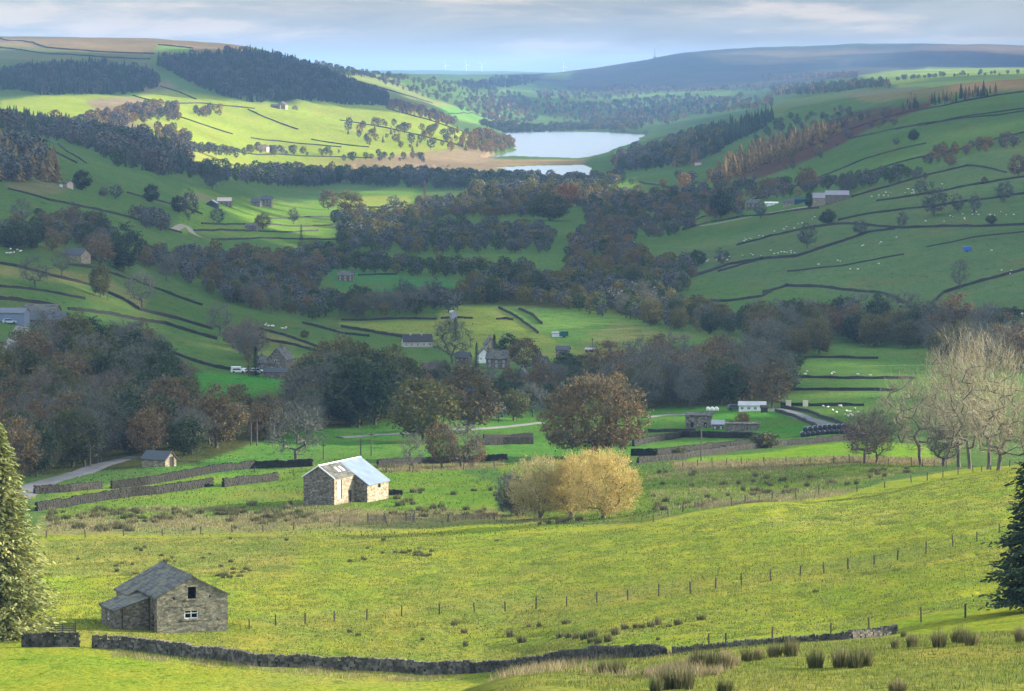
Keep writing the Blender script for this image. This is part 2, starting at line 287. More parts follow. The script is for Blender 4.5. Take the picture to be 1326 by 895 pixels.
# ------------------------------------------------------------------ ground
G1 = (.195,.218,.028); G2 = (.075,.145,.022); G3 = (.105,.165,.022); G4 = (.19,.20,.045); GD = (.035,.06,.018)
TAN = (.26,.19,.10); RUST = (.075,.042,.028); MOOR = (.17,.12,.07); OLIVE = (.14,.14,.045); WOOD = (.045,.045,.028); MUD = (.22,.155,.095)
GP = [  # (polygon in photograph pixels, colour, softness) laid down as world-space field patches
 ([(-40,700),(40,690),(250,690),(450,685),(650,678),(840,676),(1000,650),(1100,636),(1330,600),(1420,590),(1420,895),(-40,895)], G1),
 ([(-40,800),(300,825),(600,790),(900,775),(1330,745),(1420,745),(1420,895),(-40,895)], (.185,.215,.026)), ([(-40,700),(400,690),(380,740),(200,750),(60,745),(-40,740)], (.19,.19,.045)),
 ([(50,668),(380,655),(640,660),(840,672),(640,678),(250,692),(40,694)], (.17,.17,.06)),
 ([(640,600),(900,612),(1080,600),(1230,600),(1100,634),(840,674),(700,670)], (.10,.15,.025)),
 ([(60,640),(280,610),(430,600),(600,610),(660,640),(640,662),(380,662),(60,672)], (.10,.16,.024)),
 ([(500,601),(640,592),(660,604),(500,612)], OLIVE),
 ([(860,600),(1060,590),(1240,592),(1230,603),(1060,603),(880,612)], (.16,.14,.06)),
 ([(884,594),(1115,570),(1210,580),(1230,592),(880,600)], (.13,.22,.022)),
 ([(130,600),(200,560),(430,520),(560,505),(700,520),(900,500),(1100,560),(880,592),(640,590),(400,603),(240,617)], (.065,.145,.028)),
 ([(1010,440),(1200,450),(1326,480),(1326,560),(1110,566),(1010,525)], (.08,.14,.034)),
 ([(990,530),(1070,545),(1060,562),(940,562),(880,545),(880,530)], (.06,.16,.026)),
 ([(440,417),(568,415),(568,407),(590,398),(640,397),(700,432),(770,460),(640,470),(520,432),(442,421)], (.17,.20,.045)),
 ([(640,397),(780,400),(860,425),(1005,445),(930,450),(820,445),(770,462),(700,432)], (.10,.17,.04)),
 ([(770,430),(800,415),(900,438),(850,450),(790,470),(745,448)], (.15,.17,.055)),
 ([(400,343),(470,350),(600,365),(560,380),(440,374)], (.045,.125,.04)),
 ([(240,240),(540,235),(540,272),(440,270),(430,310),(230,300)], (.11,.18,.03)),
 ([(440,253),(530,253),(530,270),(440,272)], (.20,.22,.04)),
 ([(0,130),(50,124),(150,124),(210,115),(330,134),(370,135),(520,138),(640,190),(640,196),(480,205),(240,205),(235,190),(160,165),(50,160),(0,145)], (.20,.235,.035)),
 ([(190,200),(260,196),(420,205),(560,205),(620,200),(600,214),(440,216),(240,208)], (.23,.23,.05)),
 ([(560,195),(640,193),(640,205),(760,206),(755,214),(660,214),(620,226),(560,224),(450,218),(440,210)], MUD),
 ([(640,206),(760,205.5),(756,213.5),(660,215)], (.25,.17,.085)),
 ([(-60,40),(200,40),(420,66),(300,72),(190,72),(60,62),(-60,56)], MOOR),
 ([(-60,56),(60,62),(190,72),(205,95),(110,80),(-60,84)], (.10,.11,.05)),
 ([(205,58),(250,62),(245,69),(200,67)], (.14,.22,.05)),
 ([(190,100),(235,112),(210,118),(180,122)], (.16,.13,.08)),
 ([(110,130),(190,128),(175,160),(230,165),(150,165)], (.20,.15,.10)),
 ([(380,85),(480,88),(560,130),(640,150),(700,165),(640,165),(560,150),(470,118)], (.15,.17,.06)),
 ([(560,140),(600,138),(640,152),(620,160),(570,152)], (.10,.20,.04)),
 ([(640,80),(900,60),(1330,50),(1330,92),(1150,98),(1000,112),(760,118)], (.06,.062,.052)),
 ([(900,72),(1000,66),(1180,62),(1250,70),(1100,80),(950,84)], (.13,.10,.06)), ([(1180,60),(1330,60),(1330,72),(1220,72)], (.16,.11,.07)), ([(850,84),(930,78),(960,90),(880,98)], (.05,.065,.045)), ([(1090,62),(1110,62),(1100,84),(1085,84)], (.12,.10,.07)),
 ([(1110,98),(1200,88),(1330,88),(1330,104),(1160,112)], (.17,.22,.04)),
 ([(640,110),(690,108),(700,116),(640,120)], (.13,.2,.05)), ([(710,93),(745,94),(740,100),(700,100)], (.13,.18,.05)),
 ([(700,132),(820,120),(900,118),(960,118),(900,134),(760,140)], (.13,.2,.05)),
 ([(1060,125),(1200,112),(1330,103),(1330,118),(1220,126),(1120,133)], (.15,.13,.055)),
 ([(1220,108),(1330,102),(1330,114),(1230,120)], (.24,.15,.075)),
 ([(1170,135),(1080,160),(1050,190),(970,230),(940,235),(1050,170),(1100,145)], RUST),
 ([(1010,185),(1120,150),(1220,128),(1200,140),(1120,170),(1040,210),(970,235)], RUST),
 ([(1010,128),(1100,125),(1010,150),(930,165)], (.11,.14,.035)),
 ([(900,357),(1160,293),(1326,290),(1326,400),(1200,400),(1000,370)], (.078,.12,.046)),
 ([(820,330),(1000,290),(1326,180),(1326,290),(1160,293),(900,357)], (.082,.122,.046)),
 ([(770,238),(820,230),(830,240),(780,250)], (.13,.22,.03)),
 ([(0,236),(70,233),(85,245),(60,255),(10,245)], (.13,.12,.06)),
 ([(0,345),(140,360),(190,390),(180,400),(120,372),(0,358)], (.15,.15,.055)),
 ([(330,422),(420,448),(418,456),(330,436)], (.12,.14,.05)),
 ([(225,255),(262,250),(285,258),(230,268)], (.18,.16,.08)),
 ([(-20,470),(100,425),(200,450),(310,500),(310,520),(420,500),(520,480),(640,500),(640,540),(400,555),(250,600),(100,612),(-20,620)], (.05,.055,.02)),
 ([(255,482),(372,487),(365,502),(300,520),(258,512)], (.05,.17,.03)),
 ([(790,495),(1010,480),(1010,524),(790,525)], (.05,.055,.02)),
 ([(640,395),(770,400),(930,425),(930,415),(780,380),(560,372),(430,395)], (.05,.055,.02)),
]
CC = np.zeros(GX.shape+(3,)); CC[:] = (.07,.118,.034)
wx = fbm(GX/9, GY/20, 31, 2)*1.2; wy = fbm(GX/9, GY/20, 41, 2)*3
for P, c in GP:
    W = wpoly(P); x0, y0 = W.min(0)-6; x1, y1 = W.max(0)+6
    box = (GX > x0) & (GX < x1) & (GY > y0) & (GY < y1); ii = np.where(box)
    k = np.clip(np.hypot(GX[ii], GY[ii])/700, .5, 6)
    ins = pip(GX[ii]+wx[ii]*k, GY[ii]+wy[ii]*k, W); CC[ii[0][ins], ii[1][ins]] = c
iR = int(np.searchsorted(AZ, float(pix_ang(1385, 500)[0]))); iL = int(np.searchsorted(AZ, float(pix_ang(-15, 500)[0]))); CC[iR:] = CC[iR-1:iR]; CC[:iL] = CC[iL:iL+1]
CC[:, DD < 235] = (.15,.155,.035)
# smooth the seams a little, vary each field's sward
for _ in range(2): CC[1:-1] = (CC[:-2]+2*CC[1:-1]+CC[2:])/4; CC[:, 1:-1] = (CC[:, :-2]+2*CC[:, 1:-1]+CC[:, 2:])/4
CC *= (1+.45*fbm(GX/350, GY/500, 57, 4)*np.clip((DD-3500)/3000, 0, 1)[None, :])[..., None]
vv = fbm(GX/60, GY/110, 51, 4); CC *= (1+.22*vv)[..., None]
dry = np.clip(fbm(GX/22, GY/40, 61, 4)*1.6-.15, 0, 1)[..., None]; CC = CC*(1-dry*.45)+CC.mean(-1, keepdims=True)*np.array([1.5,1.25,.45])*dry*.45
CC = np.clip(CC, .005, .5)
nv = NA*ND
V = np.stack([GX, GY, GZ], -1).reshape(-1, 3)
I = np.arange(nv).reshape(NA, ND); F = np.stack([I[:-1, :-1], I[1:, :-1], I[1:, 1:], I[:-1, 1:]], -1).reshape(-1, 4)
mg, nt, b = newmat('grassland')
att = N(nt, 'ShaderNodeAttribute'); att.attribute_name = 'Col'
p1 = worldpos(nt, (1, .55, 1)); n1 = noise(nt, p1, 1.5, 5, .75); n2 = noise(nt, p1, .12, 4, .6); n3 = noise(nt, worldpos(nt, (1,.35,1)), .35, 5, .7, .6)
c = mixc(nt, att.outputs['Color'], ramp(nt, n1, [(.34, (.38,.5,.36)), (.46, (.92,.95,.9)), (.55, (1.05,1.03,1)), (.7, (1.5,1.35,1.3))]), 1, 'MULTIPLY')
c = mixc(nt, c, ramp(nt, n3, [(.34, (.35,.5,.42)), (.43, (.95,1,1)), (.6, (1.05,1.02,1)), (.72, (1.3,1.15,1.0))]), .7, 'MULTIPLY')
c = mixc(nt, c, ramp(nt, n2, [(.35, (.75,.95,.85)), (.65, (1.2,1.05,1))]), .8, 'MULTIPLY')
nt.links.new(c, b.inputs['Base Color']); b.inputs['Roughness'].default_value = 1; b.inputs['Specular IOR Level'].default_value = 0
ad = N(nt, 'ShaderNodeMath', operation='ADD'); nt.links.new(n1, ad.inputs[0]); nt.links.new(n3, ad.inputs[1]); bump(nt, b, ad.outputs[0], .8, .6)
me = npmesh('terrain', V, F, [mg], smooth=True)
ca = me.color_attributes.new('Col', 'FLOAT_COLOR', 'POINT'); ca.data.foreach_set('color', np.concatenate([CC.reshape(-1, 3), np.ones((nv, 1))], 1).astype(np.float32).ravel())
tag(link('terrain', me), 'green valley farmland with grassy fields and moorland hills', 'ground', None, 'structure')
# ------------------------------------------------------------------ reservoir
mw, nt, b = newmat('water'); b.inputs['Base Color'].default_value = (.10,.13,.15,1); b.inputs['Roughness'].default_value = .18; b.inputs['Specular IOR Level'].default_value = .5; b.inputs['IOR'].default_value = 1.33
n = noise(nt, worldpos(nt, (.5,.12,1)), .25, 4, .6); bump(nt, b, n, .25, .6)
w = MB(); P = [lakepoly([q])[0] for q in ((330,236),(300,208),(600,166),(880,166),(900,180),(860,236))]
w.poly([(x, y, LAKE_Z) for x, y in P], mw)
tag(w.build('reservoir'), 'pale bright reservoir water between the hills', 'lake', None, 'structure')
# ------------------------------------------------------------------ light, sky, camera
SUN_AZ, SUN_EL = math.radians(74), math.radians(17)     # azimuth measured clockwise from the view direction (+Y)
SD = Vector((math.sin(SUN_AZ)*math.cos(SUN_EL), math.cos(SUN_AZ)*math.cos(SUN_EL), math.sin(SUN_EL)))
L = bpy.data.lights.new('sun', 'SUN'); L.energy = SUN_E; L.angle = math.radians(.6); L.color = (1, .90, .74)
so = bpy.data.objects.new('sun', L); COL.objects.link(so); so.rotation_euler = (-SD).to_track_quat('-Z', 'Y').to_euler()
w = bpy.data.worlds.new('World'); scene.world = w; w.use_nodes = True; nt = w.node_tree; nt.nodes.clear()
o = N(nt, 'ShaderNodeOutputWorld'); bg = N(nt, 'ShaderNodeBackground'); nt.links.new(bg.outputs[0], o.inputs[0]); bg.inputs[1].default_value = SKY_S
sky = N(nt, 'ShaderNodeTexSky', sky_type='NISHITA'); sky.sun_disc = False; sky.sun_elevation = SUN_EL; sky.sun_rotation = SUN_AZ; sky.air_density = 1.2; sky.dust_density = 1.5
tc = N(nt, 'ShaderNodeTexCoord'); sx = N(nt, 'ShaderNodeSeparateXYZ'); nt.links.new(tc.outputs['Generated'], sx.inputs[0])
def cloudlayer(sc, lo, hi, det=5, off=0):
    mp = N(nt, 'ShaderNodeMapping'); mp.inputs['Scale'].default_value = sc; mp.inputs['Location'].default_value = (off, off, off); nt.links.new(tc.outputs['Generated'], mp.inputs[0])
    f = noise(nt, mp.outputs[0], 1, det, .6, .3); q = N(nt, 'ShaderNodeMapRange'); q.interpolation_type = 'SMOOTHSTEP'; q.inputs['From Min'].default_value = lo; q.inputs['From Max'].default_value = hi
    nt.links.new(f, q.inputs[0]); return q.outputs[0]
base = mixc(nt, sky.outputs[0], SKY_GREY, .92)
d1 = cloudlayer((14, 14, 120), .42, .66); base = mixc(nt, base, SKY_DARK, d1)
d2 = cloudlayer((17, 17, 115), .47, .66, 6, 3.1); base = mixc(nt, base, SKY_LIT, d2)
hz = N(nt, 'ShaderNodeMapRange'); hz.inputs['From Min'].default_value = .012; hz.inputs['From Max'].default_value = -.002; nt.links.new(sx.outputs[2], hz.inputs[0])
base = mixc(nt, base, SKY_HOR, hz.outputs[0])
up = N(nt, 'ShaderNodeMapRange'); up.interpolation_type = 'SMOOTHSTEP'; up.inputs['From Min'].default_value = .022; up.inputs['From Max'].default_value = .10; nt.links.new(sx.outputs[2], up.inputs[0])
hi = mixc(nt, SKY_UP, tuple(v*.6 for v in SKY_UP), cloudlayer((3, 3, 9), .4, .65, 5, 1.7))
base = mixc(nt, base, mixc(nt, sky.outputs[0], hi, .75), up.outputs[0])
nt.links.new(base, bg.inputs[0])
cam = bpy.data.cameras.new('camera'); cam.sensor_width = 36; cam.lens = 36*FPX/1326; cam.clip_start = 1; cam.clip_end = 60000
co = bpy.data.objects.new('camera', cam); COL.objects.link(co); co.rotation_euler = (PI/2-PITCH, 0, 0); scene.camera = co
scene.view_settings.view_transform = 'Standard'; scene.view_settings.look = 'None'; scene.view_settings.gamma = 1; scene.view_settings.exposure = EXPO
scene.render.resolution_x = 1024; scene.render.resolution_y = 691
# ------------------------------------------------------------------ trees
BARK = simple('bark', (.13,.122,.095), (.06,.056,.045), 1, bmp=.05, vscale=(1,1,.3)); PALEBARK = simple('pale_bark', (.17,.15,.11), (.06,.05,.04), 1.2, bmp=.05, vscale=(1,1,.4))
TWIG = leafmat('grey_twigs', [(.065,.07,.052), (.105,.11,.085), (.16,.16,.125)], .3, 0)
REDTWIG = leafmat('purple_twigs', [(.10,.085,.065), (.15,.12,.095), (.19,.16,.13)], .3, 0)
OLIVET = leafmat('olive_leaves', [(.04,.055,.016), (.07,.085,.022), (.12,.11,.03), (.17,.13,.04)])
DARKT = leafmat('dark_green_leaves', [(.02,.042,.018), (.038,.065,.024), (.06,.085,.03)])
RUSSET = leafmat('russet_leaves', [(.07,.06,.02), (.12,.085,.03), (.20,.12,.045), (.27,.17,.07)])
ORANGE = leafmat('orange_leaves', [(.16,.07,.02), (.32,.14,.035), (.42,.2,.05)])
RED = leafmat('dark_red_leaves', [(.07,.035,.025), (.13,.06,.045), (.15,.10,.075)])
NEEDLE = leafmat('spruce_needles', [(.012,.03,.014), (.022,.045,.02), (.04,.065,.026)], .3, .1)
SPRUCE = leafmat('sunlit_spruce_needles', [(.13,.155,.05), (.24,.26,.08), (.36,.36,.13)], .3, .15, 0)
LARCH = leafmat('larch_needles', [(.08,.055,.022), (.14,.10,.034), (.22,.155,.055)])
GOLD = leafmat('golden_willow_twigs', [(.28,.21,.07), (.48,.36,.11), (.68,.52,.20)], .3, .2, .05)
PALET = leafmat('pale_twigs', [(.20,.165,.095), (.36,.30,.18), (.56,.48,.32)], .3, 0, .1)
def unit(a): return a/np.maximum(np.linalg.norm(a, axis=-1, keepdims=True), 1e-9)
def skeleton(r, H, R, th, M, flat=.8, hollow=.45, lean=(0,0), lumps=7, multi=1):
    """targets in an uneven crown joined back to the trunk, nearest branch first"""
    base = np.array([0,0,0.]); top = np.array([lean[0]*th, lean[1]*th, th]); cz = th+(H-th)*.42; cen = np.array([lean[0]*cz, lean[1]*cz, cz])
    lc = unit(r.normal(size=(lumps, 3))); la = r.uniform(.75, 1.15, lumps)
    tg = []
    while len(tg) < M:
        d = unit(r.normal(size=3)); s = (hollow+(1-hollow)*r.uniform()**.5)*(0.8+.28*np.max(la*np.clip(lc@d, 0, 1)**2))
        p = cen+d*s*np.array([R, R, (H-cz) if d[2] > 0 else (cz-th)*1.05+H*.05])
        if p[2] > H*.12: tg.append(p)
    tg = np.array(tg); tg = tg[np.argsort(np.linalg.norm((tg-top)/np.array([1,1,1]), axis=1))]
    P = [base]; par = [-1]
    if multi == 1:
        for k in range(1, 5): P.append(base*(1-k/4)+top*k/4+r.normal(size=3)*th*.02*(k < 4)); par.append(len(P)-2)
    else:
        for q in range(multi):
            a = 2*PI*q/multi+r.uniform(-.4,.4); e = np.array([math.cos(a), math.sin(a), 0])*R*.5*r.uniform(.4, 1)
            prev = 0
            for k in range(1, 5):
                P.append(e*(k/4)**1.2+np.array([0,0,cz*.9*k/4])+r.normal(size=3)*.15); par.append(prev); prev = len(P)-1
    for t in tg:
        A = np.array(P); d = np.linalg.norm(A-t, axis=1)+.35*np.maximum(0, A[:, 2]-t[2])*2+(A[:, 2] < th*.55)*H
        k = int(np.argmin(d)); a = A[k]; n = max(1, int(np.linalg.norm(t-a)/(H*.09)))
        sag = r.normal(size=3)*np.linalg.norm(t-a)*.075
        for i in range(1, n+1):
            f = i/n; P.append(a*(1-f)+t*f+sag*math.sin(PI*f)+np.array([0,0,-.06*np.linalg.norm(t-a)*math.sin(PI*f)])); par.append(k if i == 1 else len(P)-2)
    P = np.array(P); w = np.zeros(len(P)); kids = np.zeros(len(P))
    for i in range(len(P)-1, 0, -1):
        if kids[i] == 0: w[i] = 1
        w[par[i]] += w[i]; kids[par[i]] += 1
    return P, np.array(par), w, tg, cen
def limbs(P, par, w, r0, mat, minr=0, ns=5):
    rad = np.maximum(r0*(w/w[0])**.46, .012); V = []; F = []
    for i in range(1, len(P)):
        if rad[i] < minr: continue
        a, c = P[par[i]], P[i]; ra = rad[par[i]] if par[i] == 0 or par[i] == i-1 else rad[i]*1.15; rb = rad[i]
        if par[i] == 0: ra *= 1.35
        d = unit(c-a); s = unit(np.cross(d, [0,0,1] if abs(d[2]) < .9 else [1,0,0])); q = np.cross(d, s); b = len(V); n = ns if rad[i] > .06 else 3
        for p, rr in ((a, ra), (c, rb)):
            for k in range(n): t = 2*PI*k/n; V.append(p+s*math.cos(t)*rr+q*math.sin(t)*rr)
        for k in range(n): m = (k+1) % n; F.append((b+k, b+m, b+n+m, b+n+k))
    return npmesh('trunk', V, F, [mat])
def quads(C, U, W, L, wd):
    """quads centred on C with long axis U (length L) and cross axis W (width wd)"""
    a = U*np.asarray(L)[:, None]/2; c = W*np.asarray(wd)[:, None]/2
    V = np.stack([C-a-c, C+a-c*.7, C+a+c*.7, C-a+c], 1).reshape(-1, 3); return V, np.arange(len(V)).reshape(-1, 4)
def crownmesh(r, tg, cen, H, leaves=20, lsize=.4, lspread=.09, twigs=8, tl=.1, tw=.05, leafm=None, twigm=None, up=.35, droop=0):
    Vs, Fs, Ms = [], [], []; off = 0; mats = []
    if twigs:
        s = np.repeat(tg, twigs, 0)+r.normal(size=(len(tg)*twigs, 3))*H*.03
        d = unit(unit(s-cen)*.7+r.normal(size=s.shape)*.55+np.array([0,0,up])); l = r.uniform(.5, 1.3, len(s))*H*tl
        V, F = quads(s+d*l[:, None]*.3, d, unit(np.cross(d, r.normal(size=s.shape))), l, r.uniform(.7, 1.4, len(s))*tw)
        Vs.append(V); Fs.append(F); Ms += [0]*len(F); off = len(V); mats.append(twigm)
    if leaves:
        s = np.repeat(tg, leaves, 0)+r.normal(size=(len(tg)*leaves, 3))*H*lspread*np.array([1,1,.75]); s[:, 2] = np.maximum(s[:, 2], H*.06)
        d = unit(r.normal(size=s.shape)+np.array([0,0,-droop])); l = r.uniform(.6, 1.4, len(s))*lsize
        V, F = quads(s, d, unit(np.cross(d, r.normal(size=s.shape))), l, l*.7)
        Vs.append(V); Fs.append(F+off); Ms += [len(mats)]*len(F); mats.append(leafm)
    return npmesh('crown', np.concatenate(Vs), np.concatenate(Fs), mats, Ms)
def broadleaf(seed, H=14, R=5.5, th=3.2, M=120, r0=.34, bark=None, minr=.02, hollow=.45, lean=(0,0), multi=1, flat=.8, **kw):
    r = np.random.default_rng(seed); P, par, w, tg, cen = skeleton(r, H, R, th, M, flat, hollow, lean, multi=multi)
    return limbs(P, par, w, r0, bark or BARK, minr), crownmesh(r, tg, cen, H, **kw)
def conifer(seed, H=16, R=3, dens=1., mat=None, droop=.35, base=.08, spray=.5):
    r = np.random.default_rng(seed); C, U, L = [], [], []
    z = H*base
    while z < H*.985:
        f = 1-z/H; rr = R*(f**.75)*r.uniform(.8, 1.12)+.15; nb = int((5+7*f)*dens)+3; a0 = r.uniform(0, 6.3)
        for k in range(nb):
            a = a0+2*PI*k/nb+r.uniform(-.2,.2); l = rr*r.uniform(.72, 1.12); m = max(3, int(l/.35*dens))
            for i in range(m):
                t = (i+.6)/m; px = l*t; dz = .12*l*t-droop*l*t*t+ (t**3)*.12*l
                for q in range(2):
                    C.append((math.cos(a)*px+r.normal()*.12*l*.5, math.sin(a)*px+r.normal()*.12*l*.5, z+dz+r.normal()*.10))
                    s = r.uniform(-.8,.8); U.append((math.cos(a+s), math.sin(a+s), -.25+.3*r.normal())); L.append(spray*r.uniform(.6,1.4)*(1.1-.3*t))
        z += (H*.02+.16)*(.6+.6*f)/max(dens, .5)
    C = np.array(C); U = unit(np.array(U)); L = np.array(L); V, F = quads(C, U, unit(np.cross(U, r.normal(size=U.shape)*.5+np.array([0,0,1]))), L, L*.45)
    crown = npmesh('crown', V, F, [mat]); t = MB(); t.tube([(0,0,-.5),(0,0,H*.3),(0,0,H*.97)], [H*.018, H*.013, .03], BARK, 6)
    return t.mesh('trunk'), crown
def lowconifer(seed, H=16, R=2.6, layers=6, n=7):
    r = np.random.default_rng(seed); V = []; F = []
    for k in range(layers):
        f = k/layers; z = H*(.08+.8*f); rr = R*(1-f)**.8+.25; h = H*.26*(1-f*.35); a0 = r.uniform(0, 6)
        for i in range(n):
            a = a0+2*PI*i/n; w = PI/n*1.05; q = rr*r.uniform(.75, 1.2); b = len(V)
            V += [(math.cos(a-w)*q*.75, math.sin(a-w)*q*.75, z+r.normal()*.2), (math.cos(a)*q, math.sin(a)*q, z-h*.2+r.normal()*.2), (math.cos(a+w)*q*.75, math.sin(a+w)*q*.75, z+r.normal()*.2), (0, 0, z+h)]
            F.append((b, b+1, b+2, b+3))
    return np.array(V), np.array(F)
def lowbroad(seed, H=13, R=4.8, n=300, size=1.05):
    r = np.random.default_rng(seed); lump = unit(r.normal(size=(8, 3))); d = unit(r.normal(size=(n, 3))+np.array([0,0,.25]))
    s = (.55+.45*r.uniform(size=n)**.5)*(.78+.3*np.max(np.clip(d@lump.T, 0, 1)**3, 1)); C = np.array([0,0,H*.56])+d*s[:, None]*np.array([R, R, H*.44])
    U = unit(r.normal(size=(n, 3))); L = r.uniform(.6, 1.3, n)*size; V, F = quads(C, U, unit(np.cross(U, d+r.normal(size=d.shape)*.5)), L, L*.8)
    T = np.array([(-.3,0,-1),(.3,0,-1),(.2,0,H*.5),(-.2,0,H*.5),(0,-.3,-1),(0,.3,-1),(0,.2,H*.5),(0,-.2,H*.5)])
    return np.concatenate([V, T]), np.concatenate([F, np.array([(0,1,2,3),(4,5,6,7)])+len(V)])
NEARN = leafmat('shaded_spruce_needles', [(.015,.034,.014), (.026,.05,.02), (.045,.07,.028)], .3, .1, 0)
KINDS = {  # key: (object name, category, look, list of prototypes)
 'b': ('leafless_tree', 'tree', 'grey leafless tree', [broadleaf(100+i, 14, 5.2+i*.4, 3, 120, leaves=3, lsize=.3, twigs=15, tl=.09, tw=.055, leafm=TWIG, twigm=TWIG) for i in range(4)]),
 'p': ('leafless_tree', 'tree', 'purple tinged leafless tree', [broadleaf(120+i, 13, 5.2, 2.6, 120, leaves=5, lsize=.3, twigs=16, tl=.1, tw=.055, leafm=RED, twigm=REDTWIG) for i in range(2)]),
 'l': ('broadleaf_tree', 'tree', 'olive green leafy tree', [broadleaf(140+i, 14, 5.8, 2.6, 150, leaves=22, lsize=.5, lspread=.055, twigs=5, leafm=OLIVET, twigm=TWIG, hollow=.6) for i in range(4)]),
 'd': ('broadleaf_tree', 'tree', 'dark green leafy tree', [broadleaf(160+i, 13, 5.2, 2, 140, leaves=24, lsize=.5, lspread=.055, twigs=4, leafm=DARKT, twigm=TWIG, hollow=.6) for i in range(3)]),
 'a': ('autumn_tree', 'tree', 'russet brown autumn tree', [broadleaf(180+i, 13, 5.3, 2.5, 140, leaves=14, lsize=.45, lspread=.05, twigs=10, leafm=RUSSET, twigm=TWIG, hollow=.55) for i in range(3)]),
 'o': ('autumn_tree', 'tree', 'orange autumn tree', [broadleaf(200, 13, 3.6, 2.2, 130, leaves=20, lsize=.4, lspread=.05, twigs=8, leafm=ORANGE, twigm=TWIG, hollow=.4)]),
 'r': ('autumn_tree', 'tree', 'dark red autumn tree', [broadleaf(210, 12, 4.8, 2.2, 130, leaves=16, lsize=.4, lspread=.05, twigs=10, leafm=RED, twigm=REDTWIG, hollow=.5)]),
 'c': ('conifer_tree', 'conifer', 'dark green conifer', [conifer(220+i, 16, 3.2, .8, NEEDLE) for i in range(2)]),
 'k': ('larch_tree', 'larch', 'golden brown larch', [conifer(230+i, 16, 2.8, .7, LARCH, .2) for i in range(2)]),
 's': ('shrub', 'shrub', 'low rounded bush', [broadleaf(240+i, 4, 2.4, .5, 60, r0=.1, leaves=16, lsize=.35, lspread=.09, twigs=12, tl=.2, leafm=OLIVET if i else RUSSET, twigm=TWIG, hollow=.4) for i in range(2)]),
}
PH = {'b':14,'p':13,'l':14,'d':13,'a':13,'o':13,'r':12,'c':16,'k':16,'s':4}
FARTWIG = leafmat('far_twigs', [(.042,.05,.044), (.065,.074,.062), (.095,.10,.085)], .05, 0); FARRED = leafmat('far_brown_twigs', [(.065,.055,.042), (.09,.075,.055), (.12,.10,.08)], .05, 0)
LOWM = {'b': FARTWIG, 'p': FARRED, 'l': OLIVET, 'd': DARKT, 'a': RUSSET, 'o': ORANGE, 'r': RED, 'c': NEEDLE, 'k': LARCH, 's': OLIVET}
LOWC = [lowconifer(i) for i in range(4)]; LOWB = [lowbroad(i+10) for i in range(5)]
def crown_join(kind):
    """single mesh versions for far individuals"""
    out = []; src = KINDS[kind][3]
    if kind in 'bp': src = [broadleaf(300+i, PH[kind], 5.2, 2.8, 90, leaves=4, lsize=.5, twigs=13, tl=.09, tw=.13, leafm=LOWM[kind], twigm=LOWM[kind], bark=FARTWIG) for i in range(len(src))]
    for t, c in src:
        a = np.empty(len(c.vertices)*3); c.vertices.foreach_get('co', a); a = a.reshape(-1, 3); fa = np.array([p.vertices[:] for p in c.polygons]); ma = [p.material_index for p in c.polygons]
        bv = np.empty(len(t.vertices)*3); t.vertices.foreach_get('co', bv); bv = bv.reshape(-1, 3)
        fb = np.array([p.vertices[:] for p in t.polygons if len(p.vertices) == 4])+len(a)
        out.append(npmesh(KINDS[kind][0], np.concatenate([a, bv]), np.concatenate([fa, fb]), list(c.materials)+[BARK], ma+[len(c.materials)]*len(fb)))
    return out
JOINED = {}
TREES = []   # (x, y, z, height, kind, where, group, label)
def tree_at(px, py, hpx, kind, where, label=None, wsc=1):
    p = hit(px, py); D = math.hypot(p.x, p.y); TREES.append((p.x, p.y, p.z, hpx*D/FPX, kind, where, label, wsc))
STUFFT = []
def wood(P, spacing, kinds, h, where, stuff=False, keep=1.0, seed=0):
    ym = sum(q[1] for q in P)/len(P)
    if ym < 415 and not stuff: h = (h[0]*.7, h[1]*.72); spacing *= .88
    W = wpoly(P); r = np.random.default_rng(len(TREES)+len(STUFFT)+seed); x0, y0 = W.min(0); x1, y1 = W.max(0)
    X, Y = np.meshgrid(np.arange(x0, x1+spacing, spacing), np.arange(y0, y1+spacing, spacing)); X = X.ravel()+r.uniform(-.42,.42, X.size)*spacing; Y = Y.ravel()+r.uniform(-.42,.42, Y.size)*spacing
    m = pip(X, Y, W) & (r.uniform(size=X.size) < keep); X, Y = X[m], Y[m]; Z = ground(X, Y)
    for x, y, z in zip(X, Y, Z):
        k = kinds[int(r.integers(len(kinds)))]; t = (float(x), float(y), float(z), float(r.uniform(*h)*(r.uniform(.45,1.15) if stuff and where != 'plantation' else r.uniform(.66,1.1))), k, where, None, float(r.uniform(.85, 1.2)))
        (STUFFT if stuff else TREES).append(t)
